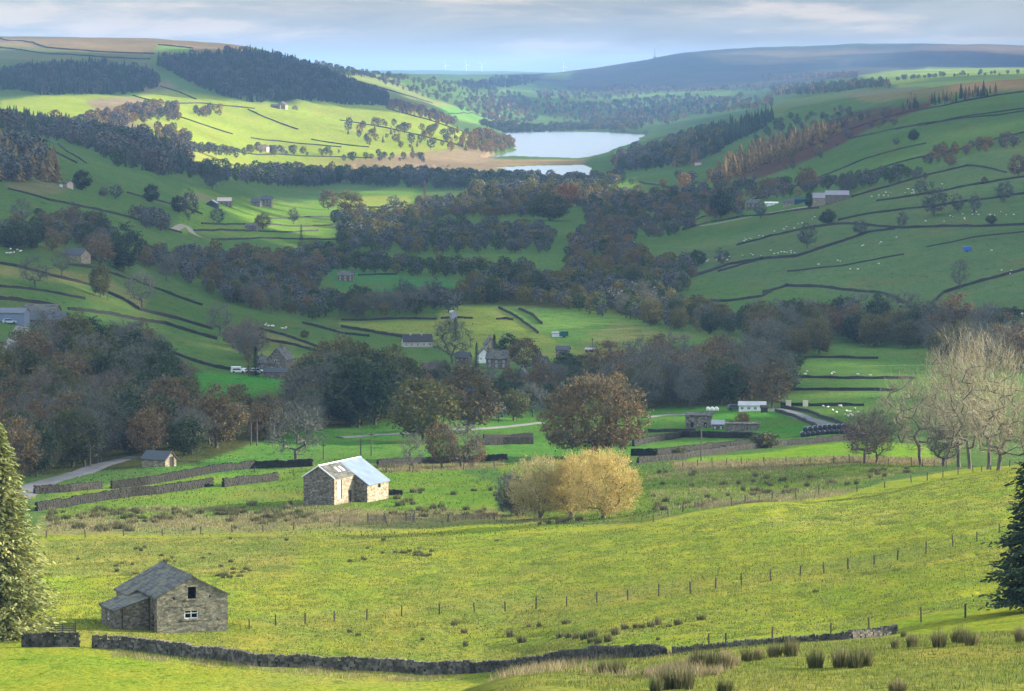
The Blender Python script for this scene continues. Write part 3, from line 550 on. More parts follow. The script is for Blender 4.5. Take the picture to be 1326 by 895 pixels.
# woods near enough to see single trees
WOODS = [
 ([(-150,520),(-20,500),(-20,600),(-150,610)], 11, 'bldba', (9,14), 'beyond the left end of the big wood'),
 ([(650,505),(700,495),(765,492),(765,528),(700,535),(650,530)], 10.5, 'lbdba', (6,9), 'behind the lane left of the russet oak'),
 ([(-20,490),(60,462),(150,458),(200,466),(228,500),(240,560),(375,566),(388,535),(408,540),(405,568),(330,577),(300,587),(240,591),(165,599),(110,606),(60,620),(-20,628)], 9.5, 'bbblplddalbaad', (9,15), 'in the big wood on the left'),
 ([(385,515),(420,505),(500,508),(535,522),(520,548),(430,560),(405,560)], 9.5, 'lldbbl', (11,16), 'in the wood right of the stone farmhouse'),
 ([(540,505),(580,490),(640,505),(690,515),(695,545),(640,548),(540,540)], 12, 'lbda', (6,8.5), 'in front of the hamlet houses'),
 ([(480,480),(520,478),(530,500),(480,500)], 10, 'bld', (5,8), 'left of the hamlet houses'),
 ([(690,480),(760,478),(800,500),(760,520),(700,520)], 11, 'lbad', (6,9), 'right of the hamlet houses'),
 ([(785,505),(870,490),(960,490),(1012,500),(1015,522),(900,530),(790,530)], 9.5, 'blblabd', (12,16), 'in the copse behind the russet oak'),
 ([(975,432),(1060,425),(1200,428),(1212,456),(1130,450),(1075,438),(1062,460),(980,465)], 10, 'blldba', (11,15), 'in the copse above the striped walled fields'),
 ([(1200,428),(1326,432),(1520,440),(1520,485),(1300,480),(1210,468)], 11, 'bbdla', (10,15), 'in the belt behind the pale bare trees'),
 ([(590,394),(600,380),(700,368),(860,362),(890,375),(870,402),(975,420),(975,438),(860,427),(705,397)], 10, 'ldldbbbl', (10,15), 'in the broad belt across the valley'),
 ([(400,400),(590,392),(598,402),(560,409),(440,413),(400,417)], 11, 'bldb', (12,16), 'in the belt edging the pale hay meadow'),
 ([(150,330),(250,335),(340,335),(420,340),(440,348),(412,365),(425,395),(400,412),(330,405),(290,392),(250,375),(200,352)], 11, 'bdlbba', (10,15), 'in the wood left of the teal field'),
 ([(390,325),(600,350),(700,352),(700,362),(600,361),(400,343)], 10.5, 'dldb', (10,14), 'in the belt above the teal field'),
 ([(440,300),(520,292),(720,305),(725,330),(590,330),(440,326)], 13, 'ldbb', (11,15), 'in the mid valley wood'),
 ([(535,268),(700,265),(740,272),(720,284),(580,284),(500,296),(430,296),(430,285),(530,280)], 13, 'ldlbba', (12,16), 'in the wood before the mudflats'),
 ([(735,262),(800,252),(870,255),(900,265),(905,280),(890,300),(860,310),(812,305),(830,330),(850,345),(730,345),(735,310),(765,285)], 13, 'bplbda', (9,14), 'on the rough ground at the foot of the right slope'),
 ([(730,345),(860,345),(900,352),(895,366),(730,368)], 12, 'blda', (10,14), 'beside the lower valley track'),
 ([(0,305),(20,288),(60,292),(130,292),(168,320),(160,340),(120,335),(100,320),(60,330),(0,322)], 11, 'bpldba', (10,15), 'on the left hillside above the long barn'),
 ([(168,285),(190,278),(215,290),(218,302),(190,298)], 9, 'bpb', (11,15), 'in the clump on the left hillside'),
 ([(290,455),(300,440),(322,440),(335,470),(300,470)], 9, 'bpp', (10,13), 'beside the orange larch'),
 ([(1062,238),(1100,232),(1200,226),(1200,234),(1090,250),(1060,246)], 12, 'bdb', (8,12), 'along the right hillside wall'),
 ([(890,262),(960,240),(1060,234),(1055,250),(960,262),(960,285),(900,282)], 14, 'abdp', (9,13), 'around the hillside farm'),
 ([(1190,206),(1326,178),(1326,192),(1240,205),(1200,216)], 14, 'pba', (8,12), 'high on the right hillside'),
]
for w_ in WOODS: wood(*w_)
IND = [ (665,545,42,'l','','rounded green tree by the lane left of the russet oak',1.2), (690,540,48,'b','','grey tree tucked behind the left edge of the russet oak',1.1), (650,530,40,'d','','dark green tree behind the lane trees',1.1), (700,515,44,'a','','brownish tree behind the russet oak crown',1.2), (600,492,26,'a','','orange brown shrubby tree beside the brown roofed house',1.3),
  # column, row of base, height in px, kind, where, label, width factor
 (383,600,84,'b','', 'round grey leafless tree standing alone above the metal roofed barn',1.15),
 (548,572,90,'l','by the lane','broad olive tree by the lane, left of its darker twin',1.15), (605,562,88,'a','by the lane','broad brownish green tree by the lane above the bare twins',1.2),
 (535,612,52,'b','','spindly leafless tree on the wall between the barn and the dark twins',.8),
 (572,606,58,'a','','sparse dark brown tree, left of the dark bare twins',1), (597,606,66,'b','','dark bare tree behind the wall, right of the dark twins',1.1),
 (612,604,40,'a','','low scrubby tree leaning beside the dark bare trees',1.1),
 (400,520,60,'a','','large russet tree beside the stone farmhouse',1.3), (322,487,52,'k','','orange larch left of the stone farmhouse',.9), (331,487,40,'c','','dark yew beside the stone farmhouse',1.4),
 (617,478,36,'c','','slim dark cypress standing left of the hamlet gable',.8), (640,466,34,'c','','dark pine in the hamlet above the grey roof',1.3), (658,468,34,'d','','dark blue green cedar in the hamlet',1.2), (585,472,62,'b','','round grey tree behind the bungalow',1.1), (590,440,30,'c','','dark pine peeping over the grey hamlet tree',1.6), (680,480,42,'a','','dark russet tree right of the hamlet cedar',1.2),
 (622,522,50,'b','','pale grey domed tree in front of the hamlet roofs',1.4),
 (962,522,58,'b','','tall bare tree beside the white bungalow',1), (1000,528,58,'a','','brownish tree overhanging the farm road',1.1), (962,555,22,'o','','small orange bush tree behind the ruined wall',1.5),
 (985,463,52,'b','','wide bare tree left of the lone bush',1.2), (1003,462,50,'b','','bare forked tree in the walled field',1.2), (1031,477,20,'d','','small dark bush on the field wall',1.5),
 (1120,600,68,'p','','purple tinged bare tree at the left end of the pale row',1.1),
 (1238,440,62,'a','','large brown tree above the small stone house',1.2),
 (904,345,22,'d','','dark round tree at the wooded edge of the right slope',1.2), (935,342,20,'b','','grey bushy tree left of the sheep pasture',1.5), (1045,322,34,'b','','tall grey tree on the sheep pasture wall',1), (1072,290,18,'d','','dark round tree on the wall below the farm',1.5), (985,283,22,'b','','small tree below the white caravan',1.1), (1113,305,22,'b','','grey tree on the curved pasture wall',1.3), (1168,295,22,'b','','small pointed tree below the double walls',.9), (1210,280,40,'b','','tall forked bare tree on the hillside wall',1.2), (1240,275,24,'b','','thin tree in the wall row',1.0), (1262,275,24,'b','','second thin tree in the wall row',1.0), (1192,250,18,'b','','round tree in the upper pasture',1.3), (1300,262,28,'b','','bare tree near the right edge pasture',1.2), (1275,238,10,'a','','small russet thorn on the upper wall',1.2), (1319,228,28,'r','','dark russet tree at the right edge',1.2), (1283,290,12,'d','','bushy thorn on the long pasture wall',1.4), (1183,182,14,'d','','lone dark round tree high on the right slope',1.3), (1160,188,10,'b','','small grey thorn high on the right slope',1.2), (1243,375,40,'b','','bare tree in the dip below the blue trailer',.8), (1230,215,16,'a','','brown tree by the high hillside wall',1.3),
 (1100,250,26,'b','','grey tree above the farm wall',1.2), (1045,248,30,'a','','russet tree behind the hillside farm',1.2), (1048,270,22,'d','','dark slim tree in front of the farm barns',.6), (933,282,34,'d','','dark tree left of the grey farmhouse',1.1), (895,295,14,'r','','small red tree low on the right slope',1.2),
 (45,372,42,'b','','spreading bare tree on the upper left wall',1.2), (80,357,34,'b','','bare tree left of the roadside gable',1), (130,385,46,'l','','slender dark tree standing over the hillside wall',.7), (184,398,52,'b','','spreading dark bare tree on the hillside wall',1), (130,345,40,'a','','yellowish tree right of the roadside gable',1.1), (160,352,58,'d','','tall dark tree at the hillside wood edge',1), (220,352,20,'o','','orange tree at the wood edge',1), (215,365,38,'b','','bare tree at the wood edge',.9), (285,435,44,'b','','thin bare tree below the left wood',1), (18,322,34,'d','','black green yew clump at the left edge',1.8), (96,290,28,'b','','grey tree on the upper left slope',1.2),
 (105,246,26,'d','','dark round tree beside the pink gabled barn',1.2), (150,258,20,'b','','small tree on the upper track',1.3), (195,262,24,'d','','round tree behind the clump',1.1), (135,255,14,'b','','thorn on the upper track',1.2),
 (245,285,40,'b','','tall slender grey tree by the farm lane',.8), (232,275,22,'d','','bushy tree by the farm lane',1.2), (282,290,22,'b','','grey tree below the white farm',1.3), (275,245,30,'b','','grey tree above the white farm',1.2),
 (340,297,22,'a','','dark russet tree beside the field barn',1.2), (380,290,22,'b','','lone bare tree in the walled meadows',.9), (390,312,22,'c','','small dark conifer at the wood edge',.8), (425,272,26,'a','','lone round tawny tree on the sunny meadow',1.2), (455,285,38,'l','','tall dark tree right of the tawny one',1.1), (510,270,18,'b','','sunlit bare tree on the bright meadow',1.4), (550,255,22,'k','','pale yellow tree above the valley wood',1.2), (780,250,18,'l','','small green tree by the sunlit strip',1), (866,285,22,'a','','brown tree on the lower right slope',1.1), (735,268,32,'o','','golden tree glowing in the wood before the lake',1.8), (712,286,36,'l','','tall yellow green tree before the lake',1.6),
 (1066,400,8,'s','','small thorn in the wall',1), (394,437,10,'s','','lone bush on the upper field edge',1), (838,505,44,'b','','purple grey tree behind the russet oak',1.2),
 (205,212,14,'b','','small tree on the sunny edge',1), (500,600,6,'s','','low bush on the wall end',1), (880,592,14,'s','','bush by the double walls',1.2), (992,580,20,'s','','dark scrub below the ruined wall',1.5), (950,558,14,'s','','bush beside the ruin',1.3),
]
for q in IND: tree_at(q[0], q[1], q[2], q[3], q[4], q[5], q[6])
FARW = [
 ([(0,158),(50,165),(110,170),(200,188),(250,212),(250,226),(215,230),(150,216),(110,193),(60,178),(0,170)], 12, 'bcbcdp', (10,16), 'dark wood'),
 ([(-30,150),(0,153),(100,166),(200,186),(235,200),(200,190),(60,168),(-30,160)], 8, 'c', (12,15), 'wood'),
 ([(-20,192),(30,197),(72,222),(75,238),(0,238),(-20,240)], 8, 'kkkb', (13,18), 'wood'),
 ([(245,222),(340,226),(440,232),(440,240),(330,238),(240,232)], 12, 'bdbd', (9,13), 'wood'),
 ([(340,234),(440,238),(520,244),(640,248),(700,250),(700,243),(560,236),(350,228)], 12, 'bddb', (11,16), 'wood'),
 ([(380,218),(440,222),(560,228),(700,234),(800,232),(820,240),(760,246),(600,240),(380,226)], 14, 'bbdl', (8,12), 'wood'),
 ([(600,262),(640,250),(760,250),(780,262),(740,268),(620,270)], 14, 'llkbd', (11,15), 'wood'),
 ([(60,160),(110,155),(175,140),(232,140),(232,158),(190,160),(120,166)], 13, 'pbpa', (8,12), 'wood'),
 ([(250,146),(285,144),(288,150),(252,152)], 12, 'bap', (9,12), 'wood'),
 ([(200,170),(245,178),(250,190),(235,196),(205,182)], 13, 'bpa', (9,12), 'wood'),
 ([(230,189),(330,193),(440,197),(440,203),(330,200),(235,196)], 16, 'bbl', (8,11), 'wood'),
 ([(440,204),(560,206),(560,211),(440,210)], 20, 'bd', (8,12), 'wood'),
 ([(450,158),(520,162),(600,172),(655,190),(640,198),(560,198),(480,192),(440,178)], 32, 'balbk', (10,14), 'wood'),
 ([(600,178),(640,176),(664,187),(664,195),(630,199),(590,195)], 17, 'akla', (9,14), 'wood'),
 ([(500,134),(560,146),(590,160),(580,164),(540,152),(500,142)], 13, 'abk', (8,13), 'wood'),
 ([(615,160),(650,162),(720,166),(765,163),(768,169),(640,168)], 13, 'cddb', (9,14), 'wood'),
 ([(765,158),(830,158),(832,172),(790,170),(765,168)], 16, 'bdl', (10,15), 'wood'),
 ([(380,83),(400,84),(480,97),(520,101),(520,103),(470,100),(390,90)], 20, 'cbd', (8,12), 'wood'),
 ([(480,100),(560,106),(640,112),(680,128),(700,142),(600,145),(560,130),(500,112)], 42, 'bbl', (9,13), 'wood'),
 ([(600,128),(660,130),(700,150),(690,160),(640,158),(610,145)], 26, 'bab', (9,13), 'wood'),
 ([(590,108),(640,100),(690,102),(700,106),(640,113),(600,113)], 26, 'cdb', (10,14), 'wood'),
 ([(690,118),(800,112),(1000,112),(1000,118),(860,120),(700,130)], 40, 'bdap', (9,13), 'wood'),
 ([(690,134),(820,128),(900,124),(1000,128),(1000,140),(900,150),(860,165),(780,160),(700,150)], 34, 'bldak', (9,14), 'wood'),
 ([(810,148),(860,142),(870,150),(830,158)], 20, 'cck', (12,18), 'wood'),
 ([(985,100),(1110,96),(1110,100),(990,106)], 26, 'bpa', (10,14), 'wood'),
 ([(1000,112),(1150,108),(1155,115),(1060,122),(1000,124)], 18, 'ckd', (10,15), 'wood'),
 ([(792,212),(850,195),(900,176),(940,168),(935,196),(900,214),(840,222),(800,222)], 11, 'klbbd', (10,16), 'wood'),
 ([(900,178),(1000,152),(1005,153),(985,168),(930,196),(895,205)], 9, 'c', (14,19), 'wood'),
 ([(925,228),(985,196),(1085,168),(1088,174),(1010,206),(960,226),(930,237)], 9, 'k', (13,19), 'wood'),
 ([(1000,212),(1060,188),(1110,170),(1180,150),(1180,156),(1100,185),(1030,225),(960,240)], 34, 'bps', (6,10), 'wood'),
 ([(1165,139),(1230,129),(1290,119),(1290,124),(1225,136),(1170,145)], 11, 'cck', (9,13), 'wood'),
 ([(1160,104),(1326,96),(1326,98),(1160,106)], 34, 'bd', (8,12), 'wood'),
 ([(0,97),(60,90),(130,86),(200,100),(205,113),(145,123),(55,124),(20,116)], 9, 'ccccccccb', (13,18), 'plantation'),
 ([(-40,97),(0,97),(20,116),(-40,118)], 10, 'c', (13,18), 'plantation'),
 ([(198,82),(260,77),(400,90),(440,108),(500,130),(502,138),(440,135),(330,134),(290,125),(240,105)], 9, 'ccccccccb', (14,19), 'plantation'),
 ([(850,240),(900,228),(940,236),(960,248),(900,262),(870,250)], 22, 'babk', (9,12), 'wood'),
 ([(950,165),(1100,140),(1160,150),(1060,175),(980,190)], 30, 'bpd', (7,10), 'wood'),
]
for w_ in FARW: wood(*w_, stuff=True)
# every wood tree nearer than 2.7 km stays an individual up to 290 of a kind; the rest join their wood's mass
def place_trees():
    seen = {}
    order = sorted(TREES, key=lambda t: (t[6] is None, -t[3]/math.hypot(t[0], t[1])))
    for (x, y, z, h, k, where, label, ws) in order:
        nm, cat, look, protos = KINDS[k]; c = seen.get(nm, 0); D = math.hypot(x, y)
        if label is None and c >= 285: STUFFT.append((x, y, z, h, k, where, None, ws)); continue
        seen[nm] = c+1; s = h/PH[k]; q = int(rng.integers(len(protos))); rz = float(rng.uniform(0, 6.28)); sc = (s*ws, s*ws, s)
        if label: lab = label; grp = None
        else: lab = '%s %s' % (look, where); grp = '%ss %s' % (look, where)
        if D < 1500:
            o = thing(nm, lab, cat, (x, y, z-.15), rz, grp); o.scale = sc
            link('trunk', protos[q][0], o); link('crown', protos[q][1], o)
        else:
            if k not in JOINED: JOINED[k] = crown_join(k)
            o = link(nm, JOINED[k][q], None, (x, y, z-.2), rz, sc); tag(o, lab, cat, grp)
place_trees()
def mass(name, label, T):
    if not T: return
    groups = {}
    for t in T: groups.setdefault(t[4], []).append(t)
    Vs, Fs, Ms = [], [], []; off = 0; mats = []
    for k, L in groups.items():
        mats.append(LOWM[k]); protos = LOWC if k in 'ck' else LOWB; hh = 16 if k in 'ck' else 13
        for i, (x, y, z, h, _, _, _, ws) in enumerate(L):
            V, F = protos[int(rng.integers(len(protos)))]; ws = ws*1.5 if k == 'k' else ws; a = rng.uniform(0, 6.28); s = h/hh; ca, sa = math.cos(a), math.sin(a)
            P = np.stack([(V[:, 0]*ca-V[:, 1]*sa)*s*ws+x, (V[:, 0]*sa+V[:, 1]*ca)*s*ws+y, V[:, 2]*s+z-.3], 1)
            Vs.append(P); Fs.append(F+off); Ms += [len(mats)-1]*len(F); off += len(V)
    tag(link(name, npmesh(name, np.concatenate(Vs), np.concatenate(Fs), mats, Ms)), label, 'woodland', None, 'stuff')
mass('conifer_plantation', 'dark conifer plantations on the far left hillside', [t for t in STUFFT if t[5] == 'plantation'])
mass('woodland', 'distant woods and scattered trees on the valley sides', [t for t in STUFFT if t[5] != 'plantation'])
print('trees', len(TREES), 'stuff', len(STUFFT))
# ------------------------------------------------------------------ the large trees close by
def big(name, label, cat, px, py, protos, rz=0, sc=1, group=None):
    p = hit(px, py, 300); o = thing(name, label, cat, (p.x, p.y, p.z-.2), rz, group); o.scale = (sc, sc, sc)
    link('trunk', protos[0], o); link('crown', protos[1], o); return o
def hm(px, py, hpx): p = hit(px, py, 300); return hpx*math.hypot(p.x, p.y)/FPX
H = hm(760, 592, 112); big('oak_tree', 'large spreading russet oak with brown leaves behind the golden willow', 'tree', 768, 592,
    broadleaf(11, H, H*.64, H*.13, 520, .6, leaves=30, lsize=.36, lspread=.032, twigs=12, tl=.06, tw=.05, leafm=leafmat('oak_leaves', [(.06,.05,.018), (.11,.08,.028), (.18,.115,.042), (.25,.16,.06)], .35, .2, 0), twigm=TWIG, hollow=.45))
WPAL = [GOLD, GOLD, TWIG, leafmat('tan_willow_twigs', [(.24,.20,.08), (.38,.32,.13), (.56,.47,.21)], .3, .2, 0)]
for i, (px, py, hp, R, lab, wm) in enumerate(((700,671,86,.52,'golden twiggy willow forming the left half of the sunlit clump',3), (781,671,95,.50,'pale gold domed willow forming the right half of the sunlit clump',0), (670,667,58,.5,'low brown willow at the left edge of the sunlit clump',2), (740,669,88,.45,'olive gold willow in the middle of the sunlit clump',0))):
    H = hm(px, py, hp); big('willow_tree', lab, 'willow', px, py, broadleaf(20+i, H, H*R, H*.05, 460, .28, minr=.02, hollow=.25, multi=6, leaves=14, lsize=.17, lspread=.035, twigs=16, tl=.09, tw=.035, leafm=WPAL[wm], twigm=WPAL[wm], bark=PALEBARK, up=.5))
RW = [(1135,600,76,.4,(.0,0),'small dark bare tree at the left of the pale row'), (1193,602,128,.40,(-.12,0),'stout trunked bare tree with a broken pale limb in the pale row'), (1242,605,155,.31,(-.05,0),'tall forked tree in the middle of the pale row'), (1256,607,186,.30,(-.10,0),'tallest pale twigged tree of the row, leaning left'), (1280,608,178,.30,(.02,0),'stout ivy trunked pale tree of the row'), (1293,609,120,.42,(.1,0),'pale drooping tree at the right of the row'), (1222,604,60,.4,(0,0),'low bushy bare tree between the tall pale trunks')]
for i, (px, py, hp, R, ln, lab) in enumerate(RW):
    H = hm(px, py, hp)
    big('bare_ash_tree', lab, 'tree', px, py, broadleaf(40+i, H, H*R, H*.2, 240, .34 if i else .2, minr=.02, hollow=.2, lean=ln, leaves=0, twigs=16, tl=.085, tw=.033, leafm=PALET, twigm=PALET if i in (3,4,5) else (TWIG if i in (0,6) else leafmat('dull_twigs', [(.12,.10,.07),(.2,.17,.11),(.3,.26,.17)], .3, 0)), bark=BARK if i in (0,6) else PALEBARK, up=.9), group='bare trees on the sunlit brow')
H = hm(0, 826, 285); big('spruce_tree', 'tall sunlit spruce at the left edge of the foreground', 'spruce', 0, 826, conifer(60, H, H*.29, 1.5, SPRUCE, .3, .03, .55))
p = hit(1345, 790, 330); D = math.hypot(p.x, p.y); H = 262*D/FPX
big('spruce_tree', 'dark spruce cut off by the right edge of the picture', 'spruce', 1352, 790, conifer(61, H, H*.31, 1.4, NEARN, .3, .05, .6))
# ------------------------------------------------------------------ buildings
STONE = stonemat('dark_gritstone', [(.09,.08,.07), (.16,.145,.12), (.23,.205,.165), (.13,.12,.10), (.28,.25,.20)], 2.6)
STONEG = stonemat('sunlit_gable_stone', [(.13,.125,.10), (.20,.19,.145), (.27,.25,.19), (.17,.185,.14), (.34,.30,.22)], 2.9, .55)  # gable stone lightened for the sunlight it catches
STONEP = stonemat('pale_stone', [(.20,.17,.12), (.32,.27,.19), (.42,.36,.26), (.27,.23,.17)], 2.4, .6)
def slatemat(name, c1, c2, c3, rows=3.2):
    m, nt, b = newmat(name); v = coords(nt); br = N(nt, 'ShaderNodeTexBrick'); mp = N(nt, 'ShaderNodeMapping'); mp.inputs['Rotation'].default_value = (0, 0, PI/2)
    nt.links.new(v, mp.inputs[0]); nt.links.new(mp.outputs[0], br.inputs['Vector']); br.inputs['Scale'].default_value = rows; br.inputs['Mortar Size'].default_value = .03
    br.inputs['Color1'].default_value = (*c1, 1); br.inputs['Color2'].default_value = (*c2, 1); br.inputs['Mortar'].default_value = (c1[0]*.35, c1[1]*.35, c1[2]*.35, 1); br.inputs['Bias'].default_value = -.1; br.inputs['Brick Width'].default_value = .8; br.inputs['Row Height'].default_value = .55
    f = noise(nt, v, .7, 5, .7); c = mixc(nt, br.outputs[0], c3, ramp(nt, f, [(.45, (0,0,0)), (.65, (.8,.8,.8))])); nt.links.new(c, b.inputs['Base Color'])
    b.inputs['Roughness'].default_value = .75; bump(nt, b, br.outputs['Fac'], .5, -.03); return m
SLATE = slatemat('stone_slate', (.045,.046,.05), (.13,.128,.12), (.15,.145,.09), 1.25); SLATEB = slatemat('blue_slate', (.06,.07,.085), (.085,.095,.11), (.07,.08,.08), 5)
REDTILE = simple('brown_tile', (.11,.065,.055), (.07,.05,.045), 3); GREYROOF = simple('pale_sheet_roof', (.34,.35,.37), (.26,.27,.29), .6, .6)
WHITE = simple('white_render', (.72,.72,.70), (.6,.6,.58), 1); PAINT = simple('white_painted_timber', (.78,.78,.76), (.65,.65,.63), 4); PINK = simple('pinkish_render', (.55,.42,.36), (.45,.35,.30), 1)
GLASS, nt, b = newmat('dark_window_glass'); b.inputs['Base Color'].default_value = (.012,.014,.018,1); b.inputs['Roughness'].default_value = .08; b.inputs['Specular IOR Level'].default_value = .5
SKYL, nt, b = newmat('rooflight_sheet'); b.inputs['Base Color'].default_value = (.75,.78,.8,1); b.inputs['Roughness'].default_value = .3; b.inputs['Specular IOR Level'].default_value = .5
DARKWOOD = simple('dark_timber', (.05,.045,.04), (.03,.028,.025), 2, vscale=(6,6,.5)); CREAM = simple('cream_board', (.62,.56,.42), (.52,.46,.34), 1); VOID = simple('unlit_interior', (.01,.01,.01), (.006,.006,.006), 1)
METAL = None
m, nt, b = newmat('corrugated_steel_sheet'); v = coords(nt); wv = N(nt, 'ShaderNodeTexWave', wave_type='BANDS', bands_direction='Y'); wv.inputs['Scale'].default_value = 1.6; nt.links.new(v, wv.inputs['Vector'])
f = noise(nt, v, .5, 3); nt.links.new(ramp(nt, f, [(.3, (.13,.175,.24)), (.7, (.19,.24,.31))]), b.inputs['Base Color']); b.inputs['Roughness'].default_value = .5; bump(nt, b, wv.outputs[1], .6, .04); METAL = m
def panel(mb, O, U, width, top, holes, mat, thick=.35):
    """wall panel with real openings; top = [(u,z)...] piecewise; outward normal = U x Z"""
    O = Vector(O); U = Vector(U).normalized(); Zv = Vector((0,0,1)); Nn = U.cross(Zv)
    def tz(u):
        for (a, za), (b_, zb) in zip(top, top[1:]):
            if a-1e-6 <= u <= b_+1e-6: return za+(zb-za)*(u-a)/max(b_-a, 1e-9)
        return top[-1][1]
    us = sorted({0, width, *[t[0] for t in top], *[h[0] for h in holes], *[h[1] for h in holes]})
    P = lambda u, z, d=0: O+U*u+Zv*z-Nn*d
    for a, b_ in zip(us, us[1:]):
        hs = sorted([h for h in holes if h[0] <= a+1e-6 and h[1] >= b_-1e-6], key=lambda h: h[2]); z = 0
        for h in hs:
            if h[2] > z: mb.poly([P(a, z), P(b_, z), P(b_, h[2]), P(a, h[2])], mat)
            z = h[3]
        mb.poly([P(a, z), P(b_, z), P(b_, tz(b_)), P(a, tz(a))], mat)
    for (a, b_, z0, z1) in holes:
        for q in ([P(a, z0), P(a, z0, thick), P(a, z1, thick), P(a, z1)], [P(b_, z0, thick), P(b_, z0), P(b_, z1), P(b_, z1, thick)],
                  [P(a, z1), P(a, z1, thick), P(b_, z1, thick), P(b_, z1)], [P(a, z0, thick), P(a, z0), P(b_, z0), P(b_, z0, thick)]): mb.poly(q, mat)
def window(parent, O, U, u0, u1, z0, z1, frame=None, bars=(1, 1), depth=.12, fw=.09, glass=True, name='window'):
    O = Vector(O); U = Vector(U).normalized(); Nn = U.cross(Vector((0,0,1))); ang = math.atan2(U.y, U.x)
    M = Matrix.Translation(O+U*u0-Nn*depth+Vector((0,0,z0)))@Matrix.Rotation(ang, 4, 'Z'); w, h = u1-u0, z1-z0; frame = frame or PAINT
    f = MB(); f.box(0, w, 0, .07, 0, fw, frame, M); f.box(0, w, 0, .07, h-fw, h, frame, M); f.box(0, fw, 0, .07, fw, h-fw, frame, M); f.box(w-fw, w, 0, .07, fw, h-fw, frame, M)
    for i in range(1, bars[0]+1): x = w*i/(bars[0]+1); f.box(x-fw*.45, x+fw*.45, .005, .065, fw, h-fw, frame, M)
    for i in range(1, bars[1]+1): z = h*i/(bars[1]+1)+(h*.12 if bars[1] == 1 else 0); f.box(fw, w-fw, .008, .06, z-fw*.4, z+fw*.4, frame, M)
    o = f.build(name, parent)
    if glass: g = MB(); g.box(fw*.5, w-fw*.5, .03, .04, fw*.5, h-fw*.5, GLASS, M); g.build('pane', o)
    return o
def house(name, label, cat, loc, rz, W, L, eave, ridge, wall, roof, wins=(), doors=(), chimneys=(), over=.25, base=1.2, group=None, lights=(), frame=None):
    """gabled building; local y is the ridge. wins/doors: (face, u0, u1, z0, z1)"""
    t = thing(name, label, cat, loc, rz, group); mb = MB()
    face = {'s': ((-W/2,-L/2,-base), (1,0,0), W), 'e': ((W/2,-L/2,-base), (0,1,0), L), 'n': ((W/2,L/2,-base), (-1,0,0), W), 'w': ((-W/2,L/2,-base), (0,-1,0), L)}
    for k, (O, U, wd) in face.items():
        top = [(0, eave+base), (wd/2, ridge+base), (wd, eave+base)] if k in 'sn' else [(0, eave+base), (wd, eave+base)]
        holes = [(a, b_, c+base, d+base) for f, a, b_, c, d in list(wins)+list(doors) if f == k]
        panel(mb, O, U, wd, top, holes, wall)
    mb.build('wall', t)
    s = (ridge-eave)/(W/2); r = MB(); e0 = eave-over*s
    r.prism([(-W/2-over, e0+.02), (0, ridge+.02), (W/2+over, e0+.02), (W/2+over, e0+.18), (0, ridge+.2), (-W/2-over, e0+.18)], roof, -L/2-over, L/2+over)
    ro = r.build('roof', t)
    for (u, q, sd) in lights:
        k = MB(); x0 = sd*W/2*q; x1 = sd*W/2*(q+.3); z = lambda x: ridge-abs(x)*s+.2
        k.poly([(x0, u-.5, z(x0)+.05), (x1, u-.5, z(x1)+.05), (x1, u+.5, z(x1)+.05), (x0, u+.5, z(x0)+.05)] if sd > 0 else [(x1, u-.5, z(x1)+.05), (x0, u-.5, z(x0)+.05), (x0, u+.5, z(x0)+.05), (x1, u+.5, z(x1)+.05)], SKYL)
        k.box(min(x0,x1)-.05, max(x0,x1)+.05, u-.55, u-.5, z(x1)-.1, z(x0)+.06, DARKWOOD); k.build('rooflight', ro)
    for (y, h) in chimneys:
        c = MB(); c.box(-.45, .45, y-.35, y+.35, ridge-.5, ridge+h, wall); c.box(-.55, .55, y-.45, y+.45, ridge+h, ridge+h+.12, wall)
        for dx in (-.2, .2): c.tube([(dx, y, ridge+h+.1), (dx, y, ridge+h+.5)], [.13, .1], REDTILE, 8)
        c.build('chimney', ro)
    for f, a, b_, c, d in wins: O, U, _ = face[f]; window(t, (O[0], O[1], 0), U, a, b_, c, d, frame)
    for f, a, b_, c, d in doors:
        O, U, _ = face[f]; U = Vector(U); Nn = U.cross(Vector((0,0,1))); M = Matrix.Translation(Vector((O[0], O[1], c))+U*a-Nn*.2)@Matrix.Rotation(math.atan2(U.y, U.x), 4, 'Z')
        m = MB(); m.box(.02, b_-a-.02, 0, .06, -.2, d-c-.02, DARKWOOD, M); m.build('door', t)
    return t
# --- foreground stone barn
p = hit(217, 818, 330); D0 = math.hypot(p.x, p.y); S0 = D0/FPX
W, Lb, EV, RG = 8.6, 13, 4.15, 6.35
bz = float(ground(p.x, p.y))-.15; RZ = math.radians(22)
# front (gable) left corner sits at column 204; work out the centre from it
cL = hit(203.5, 820, 330); ax = Vector((math.cos(RZ), math.sin(RZ), 0)); ay = Vector((-math.sin(RZ), math.cos(RZ), 0))
cen = Vector((cL.x, cL.y, 0))+ax*W/2+ay*Lb/2; bz = cL.z-.1
t = thing('stone_barn', 'old stone barn with stone slate roof and lean-to in the sunlit foreground field', 'barn', (cen.x, cen.y, bz), RZ); BARN = t
mb = MB(); hl = [(3.75, 4.75, 3.9, 5.3), (3.3, 5.0, 1.55, 2.6)]; base = 1
O = (-W/2, -Lb/2, -base)
panel(mb, O, (1,0,0), W, [(0, EV+base), (W/2, RG+base), (W, EV+base)], [(a, b_, c+base, d+base) for a, b_, c, d in hl]+[(1.95,2.15,3.9+base,4.15+base),(6.3,6.5,3.95+base,4.2+base)], STONEG, .5)
panel(mb, (W/2,-Lb/2,-base), (0,1,0), Lb, [(0,EV+base),(Lb,EV+base)], [], STONE); panel(mb, (W/2,Lb/2,-base), (-1,0,0), W, [(0,EV+base),(W/2,RG+base),(W,EV+base)], [], STONE)
